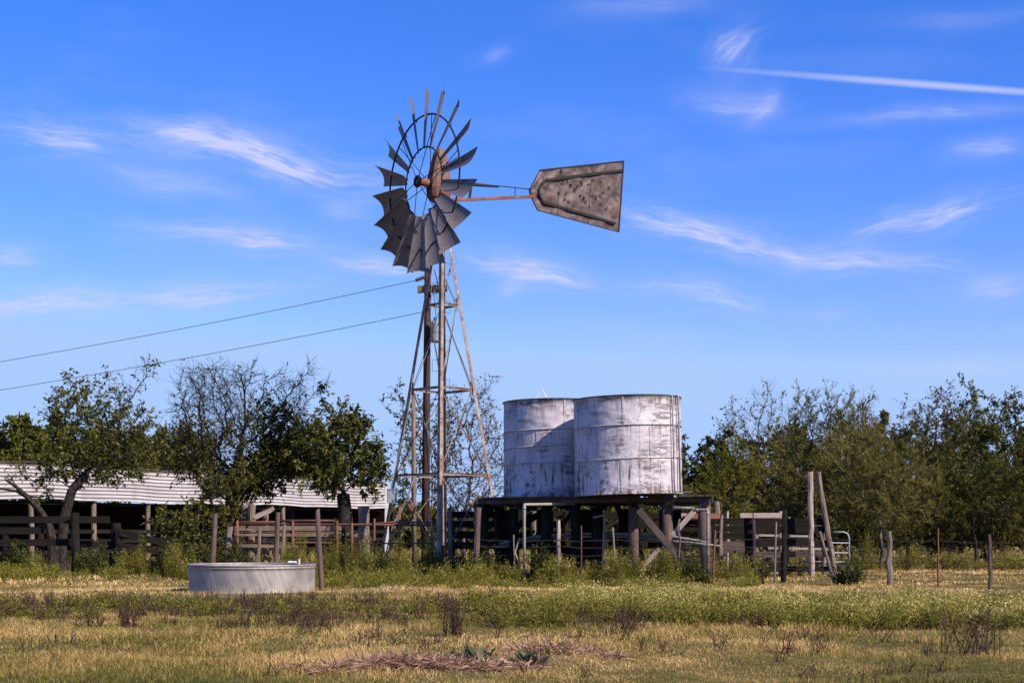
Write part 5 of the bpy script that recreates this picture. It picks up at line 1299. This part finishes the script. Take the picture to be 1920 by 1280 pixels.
rosette(830, 1243, 1.25, 'grey green spiny rosette left of centre on the straw')
rosette(945, 1256, 1.1, 'grey green broad leaved rosette right of centre on the straw')
rosette(715, 1240, .6, 'small low rosette at the upper edge of the straw')

# straw heaps
def straw(u0, v0, rx, ry, n, name_label):
    Y = 1.3 * F / (v0 - HORIZ); x0 = PX(u0, Y); a = rng.uniform(0, 6.28, n); r = rng.uniform(0, 1, n) ** .6
    x = x0 + np.cos(a) * r * rx * (1 + .2 * np.sin(a * 5)); y = Y + np.sin(a) * r * ry; z = gzv(x, y) + rng.uniform(0, .05, n) * (1 - r)
    d = np.stack([rng.normal(size=n), rng.normal(size=n) * .6, rng.normal(size=n) * .22 + .1], 1); d = nrm(d); s2 = nrm(np.cross(d, rng.normal(size=(n, 3)))); L_ = rng.uniform(.05, .2, (n, 1)); W_ = rng.uniform(.0025, .008, (n, 1)); P = np.stack([x, y, z], 1)
    m1 = P + d * L_ * .5 + np.array([0, 0, 1]) * L_ * .12
    V = np.stack([P - s2 * W_, P + s2 * W_, m1 + s2 * W_, m1 - s2 * W_, P + d * L_ + s2 * W_ * .4, P + d * L_ - s2 * W_ * .4], 1).reshape(-1, 3); b = (np.arange(n) * 6)[:, None]
    Q = np.concatenate([b + np.array([[0, 1, 2, 3]]), b + np.array([[3, 2, 4, 5]])]); o = mk('straw', V, [Q], M['straw'], None, False, {'rnd': ('FLOAT', np.repeat(rng.uniform(0, 1, n), 6))}); tag(o, name_label, None, None, 'stuff')


straw(770, 1262, 1.05, .42, 9000, 'matted pinkish dead straw heap at the bottom centre')
straw(1040, 1239, .62, .28, 4500, 'matted dead straw strip right of the rosettes')

# ------------------------------------------------------------------ grass
rng = np.random.default_rng(21)


def grass(n, Ya, Yb, h0, h1, wd, segs=2):
    Y = np.sqrt(rng.uniform(Ya ** 2, Yb ** 2, n)); x = rng.uniform(-1, 1, n) * (.40 * Y + 1.2)
    di = dirtv(x, Y); keep = rng.uniform(size=n) > di * 1.15
    cl = fbm(x, Y, .55, 71); keep &= rng.uniform(size=n) < .25 + 1.6 * (cl - .2)
    inside = ((x - SX) ** 2 + (Y - SY) ** 2) < (srad + .02) ** 2; keep &= ~inside
    x, Y, cl = x[keep], Y[keep], cl[keep]; n = len(x)
    big = fbm(x, Y, 5, 72); mid = fbm(x, Y, 1.5, 73)
    zone = np.interp(Y, [11, 12.5, 14.2, 17, 20, 24, 29, 31, 38, 46, 60], [.22, .32, .46, .56, .44, .40, .62, .80, .76, .55, .35])
    zone = zone + np.where((x > .1 * Y) & (Y < 22) & (Y > 14), .08, 0)
    tint = np.clip(zone + (big - .5) * .8 + (mid - .5) * .8 + (cl - .5) * .55 + rng.normal(size=n) * .17, 0, 1)
    tr_ = np.clip((fbm(x, Y, 1.9, 74) - .40) * 6, .5, 1)
    h = tr_ * rng.uniform(h0, h1, n) * (.25 + .9 * mid + .7 * cl) * np.interp(Y, [11, 14, 30, 36, 60], [.7, 1, 1, .8, 1.3]); a = rng.uniform(0, 6.28, n); lean = rng.uniform(.3, 2.2, n) * h
    d = np.stack([np.cos(a) + .25, np.sin(a) * .8, a * 0], 1); s2 = np.stack([-np.sin(a), np.cos(a), a * 0], 1) * (wd * rng.uniform(.6, 1.4, n))[:, None]
    # face the blades at random; widths grow a little with distance so far grass still reads
    P = np.stack([x, Y, gzv(x, Y) - .01], 1); m1 = P + d * lean[:, None] * .3 + np.array([0, 0, 1]) * (h * .6)[:, None]; tp_ = P + d * lean[:, None] + np.array([0, 0, 1]) * (h * rng.uniform(.75, 1.05, n))[:, None]
    V = np.stack([P - s2, P + s2, m1 + s2 * .8, m1 - s2 * .8, tp_], 1).reshape(-1, 3); b = (np.arange(n) * 5)[:, None]
    return V, b + np.array([[0, 1, 2, 3]]), b + np.array([[3, 2, 4]]), np.repeat(tint, 5)


GV = []; GQ = []; GT = []; GR = []; o_ = 0
for args in ((240000, 10.5, 15.5, .025, .09, .0022), (260000, 15.5, 24, .03, .12, .0030), (220000, 24, 36, .03, .11, .0048), (110000, 36, 56, .05, .16, .009), (40000, 56, 100, .1, .4, .02)):
    V, Q, T_, r_ = grass(*args); GV.append(V); GQ.append(Q + o_); GT.append(T_ + o_); GR.append(r_); o_ += len(V)
o = mk('grass', np.concatenate(GV), [np.concatenate(GQ), np.concatenate(GT)], M['grass'], None, False, {'rnd': ('FLOAT', np.concatenate(GR))}); tag(o, 'patchy dry and green pasture grass', None, None, 'stuff')
